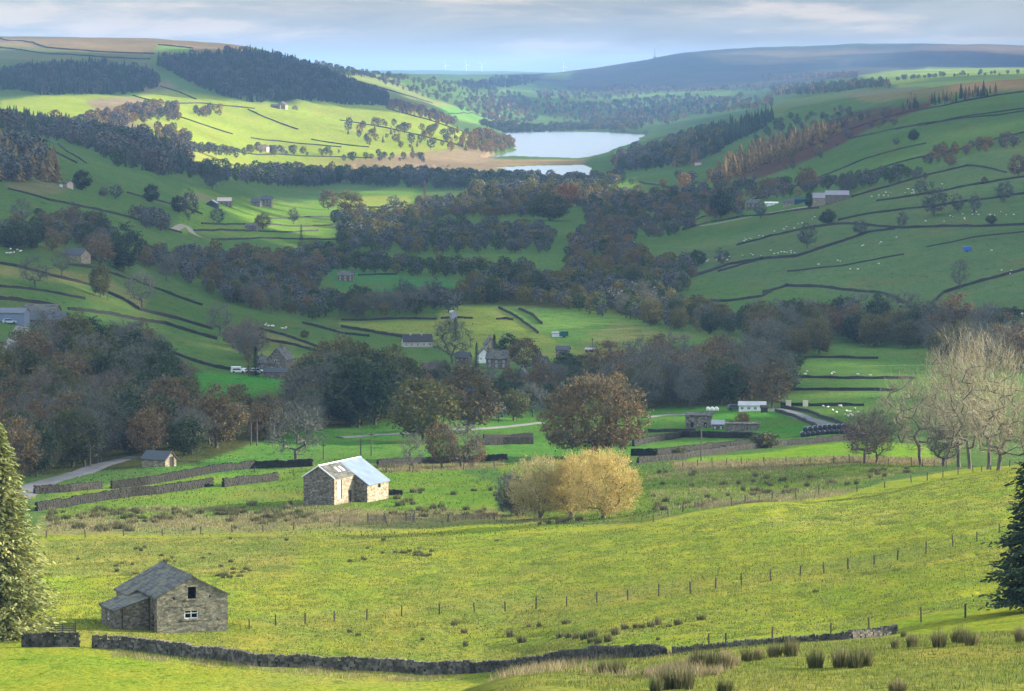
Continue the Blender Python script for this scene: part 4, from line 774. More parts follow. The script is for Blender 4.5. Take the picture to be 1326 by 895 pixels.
panel(mb, (-W/2,Lb/2,-base), (0,-1,0), Lb, [(0,EV+base),(Lb,EV+base)], [(Lb-2.3, Lb-1.2, base, 2.2+base)], STONE)
mb.build('wall', t)
w_ = window(t, (-W/2,-Lb/2,0), (1,0,0), 3.3, 5.0, 1.55, 2.6, bars=(1,1), glass=False, fw=.13)
q = MB(); q.box(-W/2+3.05, -W/2+5.25, -Lb/2-.06, -Lb/2+.2, 1.36, 1.55, STONEP); q.box(-W/2+3.1, -W/2+5.2, -Lb/2-.03, -Lb/2+.2, 2.6, 2.82, STONEP); q.build('sill_and_lintel', t)
q = MB(); q.box(-W/2+3.55, -W/2+4.95, -Lb/2-.05, -Lb/2+.2, 3.72, 3.9, STONEP); q.box(-W/2+3.6, -W/2+4.9, -Lb/2-.03, -Lb/2+.2, 5.3, 5.5, STONEP); q.build('loft_opening_surround', t)
q = MB()
for k in range(13):
    u = 1.6+k*.42+rng.uniform(-.1,.1); z = 3.05+rng.uniform(-.06,.06) if k < 10 else 1.25
    q.box(-W/2+u, -W/2+u+rng.uniform(.12,.28), -Lb/2-.05, -Lb/2+.05, z, z+rng.uniform(.1,.17), STONEP)
for k in range(5): u = 5.6+k*.45; q.box(-W/2+u, -W/2+u+.2, -Lb/2-.05, -Lb/2+.05, 1.25+k*.02, 1.4+k*.02, STONEP)
q.build('through_stones', t)
s = (RG-EV)/(W/2); o_ = .22; r = MB()
r.prism([(-W/2-o_, EV-o_*s+.02), (0, RG+.02), (W/2+o_, EV-o_*s+.02), (W/2+o_, EV-o_*s+.2), (0, RG+.22), (-W/2-o_, EV-o_*s+.2)], SLATE, -Lb/2-.12, Lb/2+.15)
# the rear part of the roof runs lower over a wider outshot
r.prism([(-W/2-1.5, EV-1.5*s+.03), (-W/2-.1, EV-.1*s+.03), (-W/2-.1, EV-.1*s+.24), (-W/2-1.5, EV-1.5*s+.24)], SLATE, Lb/2-5.6, Lb/2+.15)
ro = r.build('roof', t); q = MB()
for k in range(22): y = -Lb/2-.1+k*.6; q.prism([(-.22, RG+.14), (0, RG+.33+rng.uniform(0,.03)), (.22, RG+.14)], SLATE, y, y+.57)
q.build('ridge_stones', ro)
q = MB(); hX = -W/2-1.25; panel(q, (hX, Lb/2, -base), (0,-1,0), 5.4, [(0, EV-1.25*s+base), (5.4, EV-1.25*s+base)], [], STONE)
panel(q, (hX, Lb/2-5.4, -base), (1,0,0), 1.25, [(0, EV-1.25*s+base), (1.25, EV+base)], [], STONE); panel(q, (-W/2, Lb/2, -base), (-1,0,0), 1.25, [(0, EV+base), (1.25, EV-1.25*s+base)], [], STONE); q.build('outshot_wall', t)
# lean-to
lw, l0, l1 = 4.2, -Lb/2+3.1, -Lb/2+9; zl, zh = 2.45, 3.75
q = MB(); panel(q, (-W/2-lw, l0, -base), (1,0,0), lw, [(0, zl+base), (lw, zh+base)], [], STONE)
panel(q, (-W/2-lw, l1, -base), (0,-1,0), l1-l0, [(0, zl+base), (l1-l0, zl+base)], [(2.3, 3.5, 1.05+base, 2.0+base)], STONE); panel(q, (-W/2, l1, -base), (-1,0,0), lw, [(0, zh+base), (lw, zl+base)], [], STONE); lt = q.build('lean_to', t)
window(lt, (-W/2-lw, l1, 0), (0,-1,0), 2.3, 3.5, 1.05, 2.0, bars=(1,1), fw=.1)
q = MB(); sl = (zh-zl)/lw; q.prism([(-W/2-lw-.25, zl-.25*sl+.02), (-W/2+.0, zh+.02), (-W/2+.0, zh+.2), (-W/2-lw-.25, zl-.25*sl+.2)], SLATE, l0-.2, l1+.2); q.build('lean_to_roof', lt)
for (x, y, z0, z1) in ((-W/2-.08, l0-.1, -.3, zh+.3), (-W/2-lw+.9, l0-.1, -.3, 2.6)):
    q = MB(); q.tube([(x, y, z0), (x, y, z1)], .06, DARKWOOD, 6); q.build('drainpipe', t)
# --- barn with the new metal roof
cA = hit(433, 654, 500); RZ = math.radians(-25); ax = Vector((math.cos(RZ), math.sin(RZ), 0)); ay = Vector((-math.sin(RZ), math.cos(RZ), 0))
D1 = math.hypot(cA.x, cA.y); W, L1, L2 = 6.1, 7.5, 8.2; bz = cA.z-.1; O3 = Vector((cA.x, cA.y, bz))-ax*W/2
t = thing('metal_roofed_barn', 'tall stone barn with blue grey metal roof standing in the rough field', 'barn', O3, RZ); base = 1.5; EV, RG = 4.7, 6.7
q = MB(); panel(q, (-W/2,0,-base), (1,0,0), W, [(0,EV+.1+base),(W/2,RG+base),(W,EV+base)], [], STONE); panel(q, (W/2,0,-base), (0,1,0), L1, [(0,EV+base),(L1,EV+base)], [(.9,2.9,.9+base,4.3+base),(5.6,6.7,base,2.1+base)], STONEP)  # stone tone paints the lit long walls pale, the shaded ends dark
panel(q, (-W/2,L1+L2,-base), (0,-1,0), L1+L2, [(0,EV+.1+base),(L1+L2,EV+.1+base)], [], STONE); q.build('wall', t)
s = (RG-EV)/(W/2); ex = 2.6; e2 = RG-(W/2+ex)*s
q = MB(); panel(q, (W/2,L1,-base), (1,0,0), ex, [(0,EV+base),(ex,e2+base)], [], STONE); panel(q, (W/2+ex,L1,-base), (0,1,0), L2, [(0,e2+base),(L2,e2+base)], [(4.2,5.1,2+base,3.1+base)], STONEP)
panel(q, (W/2+ex,L1+L2,-base), (-1,0,0), W+ex, [(0,e2+base),(W/2+ex,RG+base),(W+ex,EV+.1+base)], [], STONE); q.build('wide_end_wall', t)
q = MB(); q.box(W/2-.25, W/2-.19, 1.5, 2.9, .9, 4.3, CREAM); q.build('tall_cream_board', t); q = MB(); q.box(W/2-.3, W/2-.24, .9, 1.5, .9, 4.3, DARKWOOD); q.build('slit_shutter', t)
q = MB(); q.box(W/2-.3, W/2-.24, 5.6, 6.7, 0, 2.1, DARKWOOD); q.build('door', t)
q = MB(); q.prism([(-W/2-.2, EV+.1-.2*s+.02), (0, RG+.02), (W/2+.2, EV-.2*s+.02), (W/2+.2, EV-.2*s+.16), (0, RG+.18), (-W/2-.2, EV+.1-.2*s+.16)], SLATE, -.15, L1-.01); r1 = q.build('roof', t)
q = MB(); q.prism([(-W/2-.2, EV+.1-.2*s+.02), (0, RG+.02), (W/2+ex+.3, e2-.3*s+.02), (W/2+ex+.3, e2-.3*s+.16), (0, RG+.2), (-W/2-.2, EV+.1-.2*s+.16)], METAL, L1, L1+L2+.2); tag(q.build('metal_roof', t), 'blue grey corrugated metal roof'); 
q = MB(); q.prism([(-.16, RG+.12), (0, RG+.3), (.16, RG+.12)], PAINT, -.2, L1+L2+.2); q.build('white_ridge_cap', t)
q = MB(); q.prism([(.05, RG+.0), (W/2+.25, EV-.25*s), (W/2+.25, EV-.25*s+.24), (.05, RG+.25)], PAINT, -.24, -.15); q.prism([(-.05, RG+.0), (-.05, RG+.25), (-W/2-.25, EV+.1-.25*s+.24), (-W/2-.25, EV+.1-.25*s)], PAINT, -.24, -.15); q.build('bargeboard', t)
for y in (3.6, 5.3):
    q = MB(); z = lambda x: RG-x*s+.18
    q.poly([(1.0, y, z(1.0)+.04), (2.1, y, z(2.1)+.04), (2.1, y+.75, z(2.1)+.04), (1.0, y+.75, z(1.0)+.04)], SKYL); q.box(.98, 2.12, y-.05, y, z(2.1)-.05, z(2.1)+.02, DARKWOOD); q.build('rooflight', r1)
# --- helper for the other buildings: sizes given in photo pixels at that distance
def B(name, label, cat, px, py, wpx, lpx, epx, rpx, deg, wall, roof, dmin=500, **kw):
    p = hit(px, py, dmin); m = math.hypot(p.x, p.y)/FPX; W, L, e, r = wpx*m, lpx*m, epx*m, rpx*m
    if 'winpx' in kw:
        ws = []
        for f, n, z0, z1, fw in kw.pop('winpx'):
            wd = W if f in 'sn' else L
            for i in range(n): c = wd*(i+.5)/n; ws.append((f, c-wd/n*fw/2, c+wd/n*fw/2, e*z0, e*z1))
        kw['wins'] = ws
    return house(name, label, cat, (p.x, p.y, p.z-.1), math.radians(deg), W, L, e, r, wall, roof, **kw)
B('stone_shed', 'small roofed stone shed with pale gable and white doors beside the lane', 'shed', 206, 604, 26, 36, 11, 20, 62, STONEP, SLATEB, doors=[('s', 1.6, 3.2, 0, 2.2)])
# left farm
B('long_stone_barn', 'long stone byre with four pale rooflights on the left farm', 'barn', 62, 424, 34, 50, 11, 20, 82, STONE, SLATEB, lights=[(-4.2,.35,1),(-1.6,.35,1),(1,.35,1),(4.2,.35,1)], winpx=[('e', 4, .25, .75, .4)])
B('stone_house', 'stone farm building with steep roof above the long byre', 'house', 54, 414, 26, 44, 12, 20, 82, STONE, SLATE, dmin=500)
B('open_cattle_shed', 'wide blue grey cattle shed with a dark open doorway at the left edge', 'shed', 14, 417, 34, 42, 13, 18, 86, simple('blue_boarding', (.16,.20,.27), (.12,.15,.2), 2, vscale=(1,8,1)), simple('faded_blue_roof', (.13,.15,.18), (.09,.11,.13), .5), doors=[('e', 4.5, 7.5, 0, 3)])
# farmhouse
B('stone_farmhouse', 'tall gabled stone farmhouse above the little green paddock', 'farmhouse', 364, 482, 26, 30, 18, 32, -18, STONE, SLATE, chimneys=[(0,.8)], winpx=[('s', 2, .2, .5, .3), ('s', 1, .75, 1.0, .25)], lights=[(0,.4,-1)])
B('stone_farm_wing', 'lower stone wing with white door joined to the left of the gabled farmhouse', 'farm building', 347, 481, 18, 28, 12, 20, 78, STONE, SLATE, winpx=[('w', 2, .3, .7, .3)], chimneys=[(2,.6)])
B('stone_outbuilding', 'low stone outbuilding below the gabled farmhouse', 'outbuilding', 358, 490, 10, 32, 9, 13, 86, STONE, SLATEB)
# roadside house top left
B('stone_cottage', 'stone gable cottage among trees on the upper left hillside', 'cottage', 100, 337, 18, 30, 8, 15, 55, STONEP, SLATEB, winpx=[('s', 1, .3, .7, .2)])
B('pink_gabled_barn', 'tiny pink gabled barn below the larch wood', 'barn', 88, 243, 9, 12, 6, 9, 35, PINK, SLATE)
B('white_hut', 'tiny white hut next to the pink gabled barn', 'hut', 79, 242, 4, 4, 3, 4, 10, WHITE, GREYROOF); B('small_white_shed', 'small pale shed beside the upper track', 'shed', 132, 253, 6, 6, 3, 5, 40, STONEP, SLATEB)
# farm in the valley, left
B('black_gabled_shed', 'black gabled shed with pale roof edge on the valley farm', 'shed', 275, 268, 14, 12, 5, 9, -8, simple('black_boarding', (.05,.06,.08), (.03,.04,.05), 2), GREYROOF)
B('cream_roofed_barn', 'long pale roofed open barn on the valley farm', 'barn', 291, 266, 10, 18, 6, 10, 88, STONE, PINK, winpx=[('w', 3, .1, .7, .4)]); B('grey_farm_barn', 'grey barn half hidden by bushes on the valley farm', 'barn', 332, 267, 12, 12, 6, 10, 80, STONE, SLATEB, winpx=[('w', 2, .2, .6, .4)]); B('grey_farmhouse', 'grey two storey farmhouse at the right of the valley farm', 'farmhouse', 345, 267, 14, 14, 9, 13, 85, STONE, SLATEB, winpx=[('w', 3, .2, .45, .35), ('w', 3, .6, .85, .35)], chimneys=[(0,.8)])
B('field_barn', 'small grey stone field barn beside the russet tree in the meadows', 'barn', 326, 298, 10, 15, 6, 9, 80, STONE, SLATE)
# sunny slope
B('hill_farmhouse', 'pale stone farmhouse on the sunny slope under the plantation', 'farmhouse', 366, 141, 12, 8, 5, 9, -25, STONEP, SLATE, dmin=2500, winpx=[('s', 2, .4, .8, .3)], chimneys=[(0,1)]); B('hill_barn', 'long low grey barn left of the hill farmhouse', 'barn', 357, 140, 7, 12, 3, 5, 85, STONE, SLATE, dmin=2500); B('small_hill_barn', 'small pale barn right of the hill farmhouse', 'barn', 382, 142, 6, 5, 3, 5, 20, STONEP, SLATE, dmin=2500)
for px, py, w, l, e, r, a, wm, rm, lab, nm in ((334,193,7,8,5,9,30,PINK,REDTILE,'pinkish house at the left of the sunny hamlet','pink_house'), (343,196,9,9,6,9,-20,PINK,REDTILE,'reddish gabled house in the sunny hamlet','gabled_house'), (353,196,9,9,5,8,80,STONE,SLATEB,'dark barn in the middle of the sunny hamlet','dark_barn'), (364,197,10,8,5,8,20,WHITE,REDTILE,'white walled house at the right of the sunny hamlet','white_house')):
    B(nm, lab, 'house', px, py, w, l, e, r, a, wm, rm, dmin=2500, winpx=[('s', 2, .3, .7, .3)])
# valley floor
B('stone_house', 'grey stone house with twin chimneys beside the teal field', 'house', 448, 364, 14, 20, 8, 13, 85, STONE, SLATE, chimneys=[(-3,1),(3,1)], winpx=[('w', 3, .2, .45, .3), ('w', 3, .6, .85, .3)])
B('long_greenhouse', 'low pale roofed sheds at the wood edge', 'shed', 462, 318, 8, 26, 3, 5, 86, STONE, GREYROOF)
B('bungalow', 'white walled bungalow with dark hipped looking roof', 'bungalow', 540, 449, 20, 38, 8, 16, 100, simple('beige_render', (.42,.38,.33), (.3,.27,.23), .6), simple('dark_bungalow_tile', (.045,.042,.045), (.03,.03,.032), 3), winpx=[('w', 5, .25, .75, .45)], chimneys=[(2.4,.7),(-1.6,.7)])
B('brown_roofed_house', 'low house with a purplish brown roof behind the grey tree', 'house', 563, 484, 24, 34, 6, 14, 75, STONE, REDTILE)
B('grey_hamlet_house', 'grey roofed hamlet house with white gable boards', 'house', 645, 477, 20, 28, 14, 24, 78, STONE, SLATE, chimneys=[(-3.2,.8),(3.2,.8)], winpx=[('w', 3, .2, .45, .3), ('w', 3, .6, .85, .3)]); B('white_cottage', 'white cottage wall between the cypress and the hamlet pine', 'cottage', 625, 470, 14, 12, 12, 19, 15, WHITE, SLATE, winpx=[('s', 2, .4, .65, .35)]); B('stone_gable_house', 'pale stone gabled house behind the hamlet pine', 'house', 634, 455, 12, 14, 10, 17, 20, STONEP, SLATE, chimneys=[(0,.8)])
B('twin_gabled_house', 'grey twin gabled house half hidden by trees below the hamlet', 'house', 676, 498, 18, 20, 12, 22, -10, STONE, SLATE, winpx=[('s', 2, .3, .6, .35)], chimneys=[(0,.8)])
B('slate_roofed_cottage', 'slate roofed cottage half hidden left of the cypress', 'cottage', 600, 470, 12, 18, 8, 14, 70, STONE, SLATEB, winpx=[('w', 3, .4, .7, .3)]); B('chimneyed_house', 'stone house with chimney right of the hamlet cedar', 'house', 700, 478, 13, 18, 10, 17, 60, STONE, SLATE, chimneys=[(0,.9)], winpx=[('s', 2, .4, .65, .3)])
B('garden_shed', 'white roofed shed below the twin gabled house', 'shed', 662, 497, 8, 12, 5, 6, 80, WHITE, GREYROOF, dmin=900)
B('slate_outhouse', 'small slate roofed outhouse at the corner of the meadow', 'outhouse', 729, 460, 12, 17, 8, 12, 80, STONE, SLATEB)
B('tall_tin_hut', 'tall pale tin hut at the top of the hay meadow', 'hut', 587, 413, 7, 9, 9, 11, 20, GREYROOF, GREYROOF); B('meadow_hut', 'pale hut with a teal tank in the middle meadow', 'hut', 722, 436, 8, 13, 5, 6.5, 80, WHITE, GREYROOF); B('dark_stable', 'low dark stable at the meadow corner', 'stable', 764, 456, 7, 11, 4, 5.5, 80, DARKWOOD, GREYROOF)
B('small_stone_house', 'small grey gabled stone house under the brown tree on the right', 'house', 1243, 416, 12, 12, 10, 16, -20, STONE, SLATE)
# hillside farm
B('hillside_farmhouse', 'grey farmhouse at the left end of the hillside farm', 'farmhouse', 976, 271, 14, 17, 8, 13, 80, STONE, SLATE, chimneys=[(3,.8)], winpx=[('w', 3, .5, .8, .3)]); B('hillside_barn', 'large barn with pale double pitched roof on the hillside farm', 'barn', 1066, 264, 24, 26, 8, 14, 82, STONEP, simple('lilac_sheet_roof', (.24,.22,.25), (.19,.18,.21), .5), winpx=[]); B('hillside_shed', 'long grey roofed shed at the right of the hillside farm', 'shed', 1084, 261, 20, 30, 9, 14, 84, STONE, simple('weathered_sheet_roof', (.25,.23,.25), (.2,.19,.21), .5)); B('low_farm_shed', 'low pale shed between farmhouse and barn on the hillside', 'shed', 1022, 266, 9, 16, 4, 7, 86, STONEP, SLATEB); B('teal_shed', 'low dark teal shed left of the big hillside barn', 'shed', 1040, 262, 8, 22, 4, 7, 84, simple('teal_boarding', (.03,.07,.08), (.02,.05,.06), 1), simple('teal_roof', (.04,.08,.09), (.03,.06,.07), 1))
B('static_caravan', 'long white static caravan beside the hillside farmhouse', 'caravan', 999, 266, 4, 17, 3.5, 4.5, 85, WHITE, WHITE, winpx=[('w', 3, .4, .8, .3)]); B('lower_grey_house', 'grey house low among trees on the right slope', 'house', 899, 254, 8, 12, 5, 8, 80, STONE, SLATEB)
B('sunlit_cottage', 'tiny sunlit cottage at the foot of the larches', 'cottage', 904, 214, 5, 8, 4, 6, 70, PINK, REDTILE, dmin=2500)
for k, (px, py) in enumerate(((652,136),(658,138),(663,137),(672,135),(645,152),(676,139),(646,137))):
    B('village_house', ['pale house at the left of the far wooded village', 'second pale house in the far village', 'middle house of the far village', 'right hand house of the far village', 'lone white house below the far village', 'small house tucked under the far village trees', 'little house at the edge of the far village'][k], 'house', px, py, 4, 4, 2.5, 4, 20+k*13, STONEP, SLATEB, dmin=4500)
# white bungalow and ruin by the road
B('white_bungalow', 'white boarded bungalow with veranda at the end of the farm road', 'bungalow', 974, 532, 16, 34, 8, 12, 84, WHITE, GREYROOF, winpx=[('w', 4, .3, .8, .5)])
B('dark_garden_shed', 'dark shed at the right end of the white bungalow', 'shed', 990, 534, 7, 9, 7, 9, 80, DARKWOOD, DARKWOOD)
B('roofless_barn', 'old stone field barn with a pale lean roof beside the ruined wall', 'barn', 905, 554, 16, 34, 17, 20, 84, STONE, SLATE, frame=DARKWOOD, winpx=[('w', 2, .1, .5, .25)]); B('tin_roofed_outhouse', 'little tin roofed outhouse with green door against the ruin', 'outhouse', 930, 556, 9, 15, 8, 12, 82, STONE, GREYROOF, winpx=[('w', 2, .2, .6, .3)])
B('ruined_stone_barn', 'roofless stone ruin wall right of the tin roofed outhouse', 'ruin', 962, 558, 10, 44, 10, 11, 85, STONE, STONE)
# ------------------------------------------------------------------ walls, fences, roads
WALLS = simple('drystone', (.035,.034,.028), (.014,.014,.012), 1.5, bmp=.1, space='Object'); WALLN = leafmat('wall_stones', [(.025,.024,.02), (.055,.05,.042), (.10,.092,.075), (.2,.18,.145)], .8, 0)
POSTW = simple('dark_fence_post', (.07,.06,.048), (.035,.03,.025), 3)
WALLD = leafmat('shade_dark_wall_stones', [(.008,.009,.006), (.014,.015,.010), (.022,.022,.016), (.04,.037,.03)], .8, 0)  # wall stones darkened to stand in for faces out of the sun
WOODP = simple('weathered_timber', (.13,.115,.095), (.07,.06,.05), 3, vscale=(4,4,.6)); WIRE = simple('fence_wire', (.16,.15,.14), None, 1, .5)
def line3(P, step, dmin=100):
    W = [hit(x, y, dmin) for x, y in P]; out = []
    for a, b_ in zip(W, W[1:]):
        n = max(1, int((b_.xy-a.xy).length/step))
        for i in range(n): q = a.xy.lerp(b_.xy, i/n); out.append((q.x, q.y))
    out.append((W[-1].x, W[-1].y)); return out
def wall(label, P, h=1.35, dmin=300, name='dry_stone_wall', gap=0, cope=True, group=None):
    W0 = hit(*P[0], dmin); D = math.hypot(W0.x, W0.y); mb = MB(); ST = WALLN if D < 480 else WALLD
    if D < 800:
        pts = line3(P, .42, dmin); n = len(pts); courses = 5; kc = mb.mi(WALLS)
        for i, (x, y) in enumerate(pts):
            x1, y1 = pts[min(i+1, n-1)]; x0, y0 = pts[max(i-1, 0)]; d = Vector((x1-x0, y1-y0)); d = d.normalized() if d.length > 0 else Vector((1,0)); nx, ny = -d.y, d.x; z = float(ground(x, y))
            mb.v += [(x+nx*.24, y+ny*.24, z-.5), (x+nx*.2, y+ny*.2, z+h*.8), (x-nx*.2, y-ny*.2, z+h*.8), (x-nx*.24, y-ny*.24, z-.5)]
        for i in range(n-1):
            for q in range(3): mb.f.append((4*i+q, 4*i+q+1, 4*i+q+5, 4*i+q+4)); mb.m.append(kc)
        for i in range(n-1):
            a = Vector((*pts[i], 0)); b_ = Vector((*pts[i+1], 0)); d = b_-a; l = d.length
            if l < .01: continue
            d.normalize(); s = Vector((-d.y, d.x, 0)); z0 = float(ground(a.x, a.y))-.15; hh = h*(1+.16*float(fbm(np.float64(a.x*.35), np.float64(a.y*.35), 5, 2))); ch = (hh+.1)/courses
            for k in range(courses+1):
                w_ = (.34-.022*k)*(1+rng.uniform(-.12,.2)); j = rng.uniform(-.15,.15)
                if k == courses:
                    if not cope: continue
                    M = Matrix.Translation(a+Vector((0,0,z0+ch*k-.02)))@Matrix(((d.x,s.x,0,0),(d.y,s.y,0,0),(0,0,1,0),(0,0,0,1)))@Matrix.Rotation(rng.uniform(-.25,.25), 4, 'Y')
                    for q in range(2): mb.box(q*l/2+.01, q*l/2+l/2-.02, -w_, w_, -.05, rng.uniform(.14,.30), ST, M)
                else:
                    M = Matrix.Translation(a+d*(j if k % 2 else j+.1)+Vector((0,0,z0+ch*k)))@Matrix(((d.x,s.x,0,0),(d.y,s.y,0,0),(0,0,1,0),(0,0,0,1)))@Matrix.Rotation(rng.uniform(-.06,.06), 4, 'Y')
                    mb.box(0, l*rng.uniform(.9,1.1), -w_, w_, 0, ch*rng.uniform(.85,1.02), ST, M)
    else:
        st = 2.2 if D < 1500 else 5 if D < 2600 else 10; h *= .68; ww = .32 if D < 1500 else .38 if D < 2600 else .6; pts = line3(P, st, dmin); n = len(pts); k = mb.mi(WALLS); h2 = h*(1 if D < 2600 else 1.15)
        for i, (x, y) in enumerate(pts):
            x1, y1 = pts[min(i+1, n-1)]; x0, y0 = pts[max(i-1, 0)]; d = Vector((x1-x0, y1-y0)); d = d.normalized() if d.length > 0 else Vector((1,0)); nx, ny = -d.y, d.x
            j = rng.uniform(-.25,.25)*(st*.1); x += nx*j; y += ny*j; z = float(ground(x, y)); hh = h2*rng.uniform(.78,1.15)
            mb.v += [(x+nx*ww, y+ny*ww, z-.6), (x+nx*ww*.55, y+ny*ww*.55, z+hh), (x-nx*ww*.55, y-ny*ww*.55, z+hh), (x-nx*ww, y-ny*ww, z-.6)]
        for i in range(n-1):
            b0 = 4*i; b1 = b0+4
            for q in range(3): mb.f.append((b0+q, b0+q+1, b1+q+1, b1+q)); mb.m.append(k)
        mb.f += [(0,3,2,1), (4*n-4, 4*n-3, 4*n-2, 4*n-1)]; mb.m += [k, k]
    return tag(mb.build(name), label, 'wall', group)
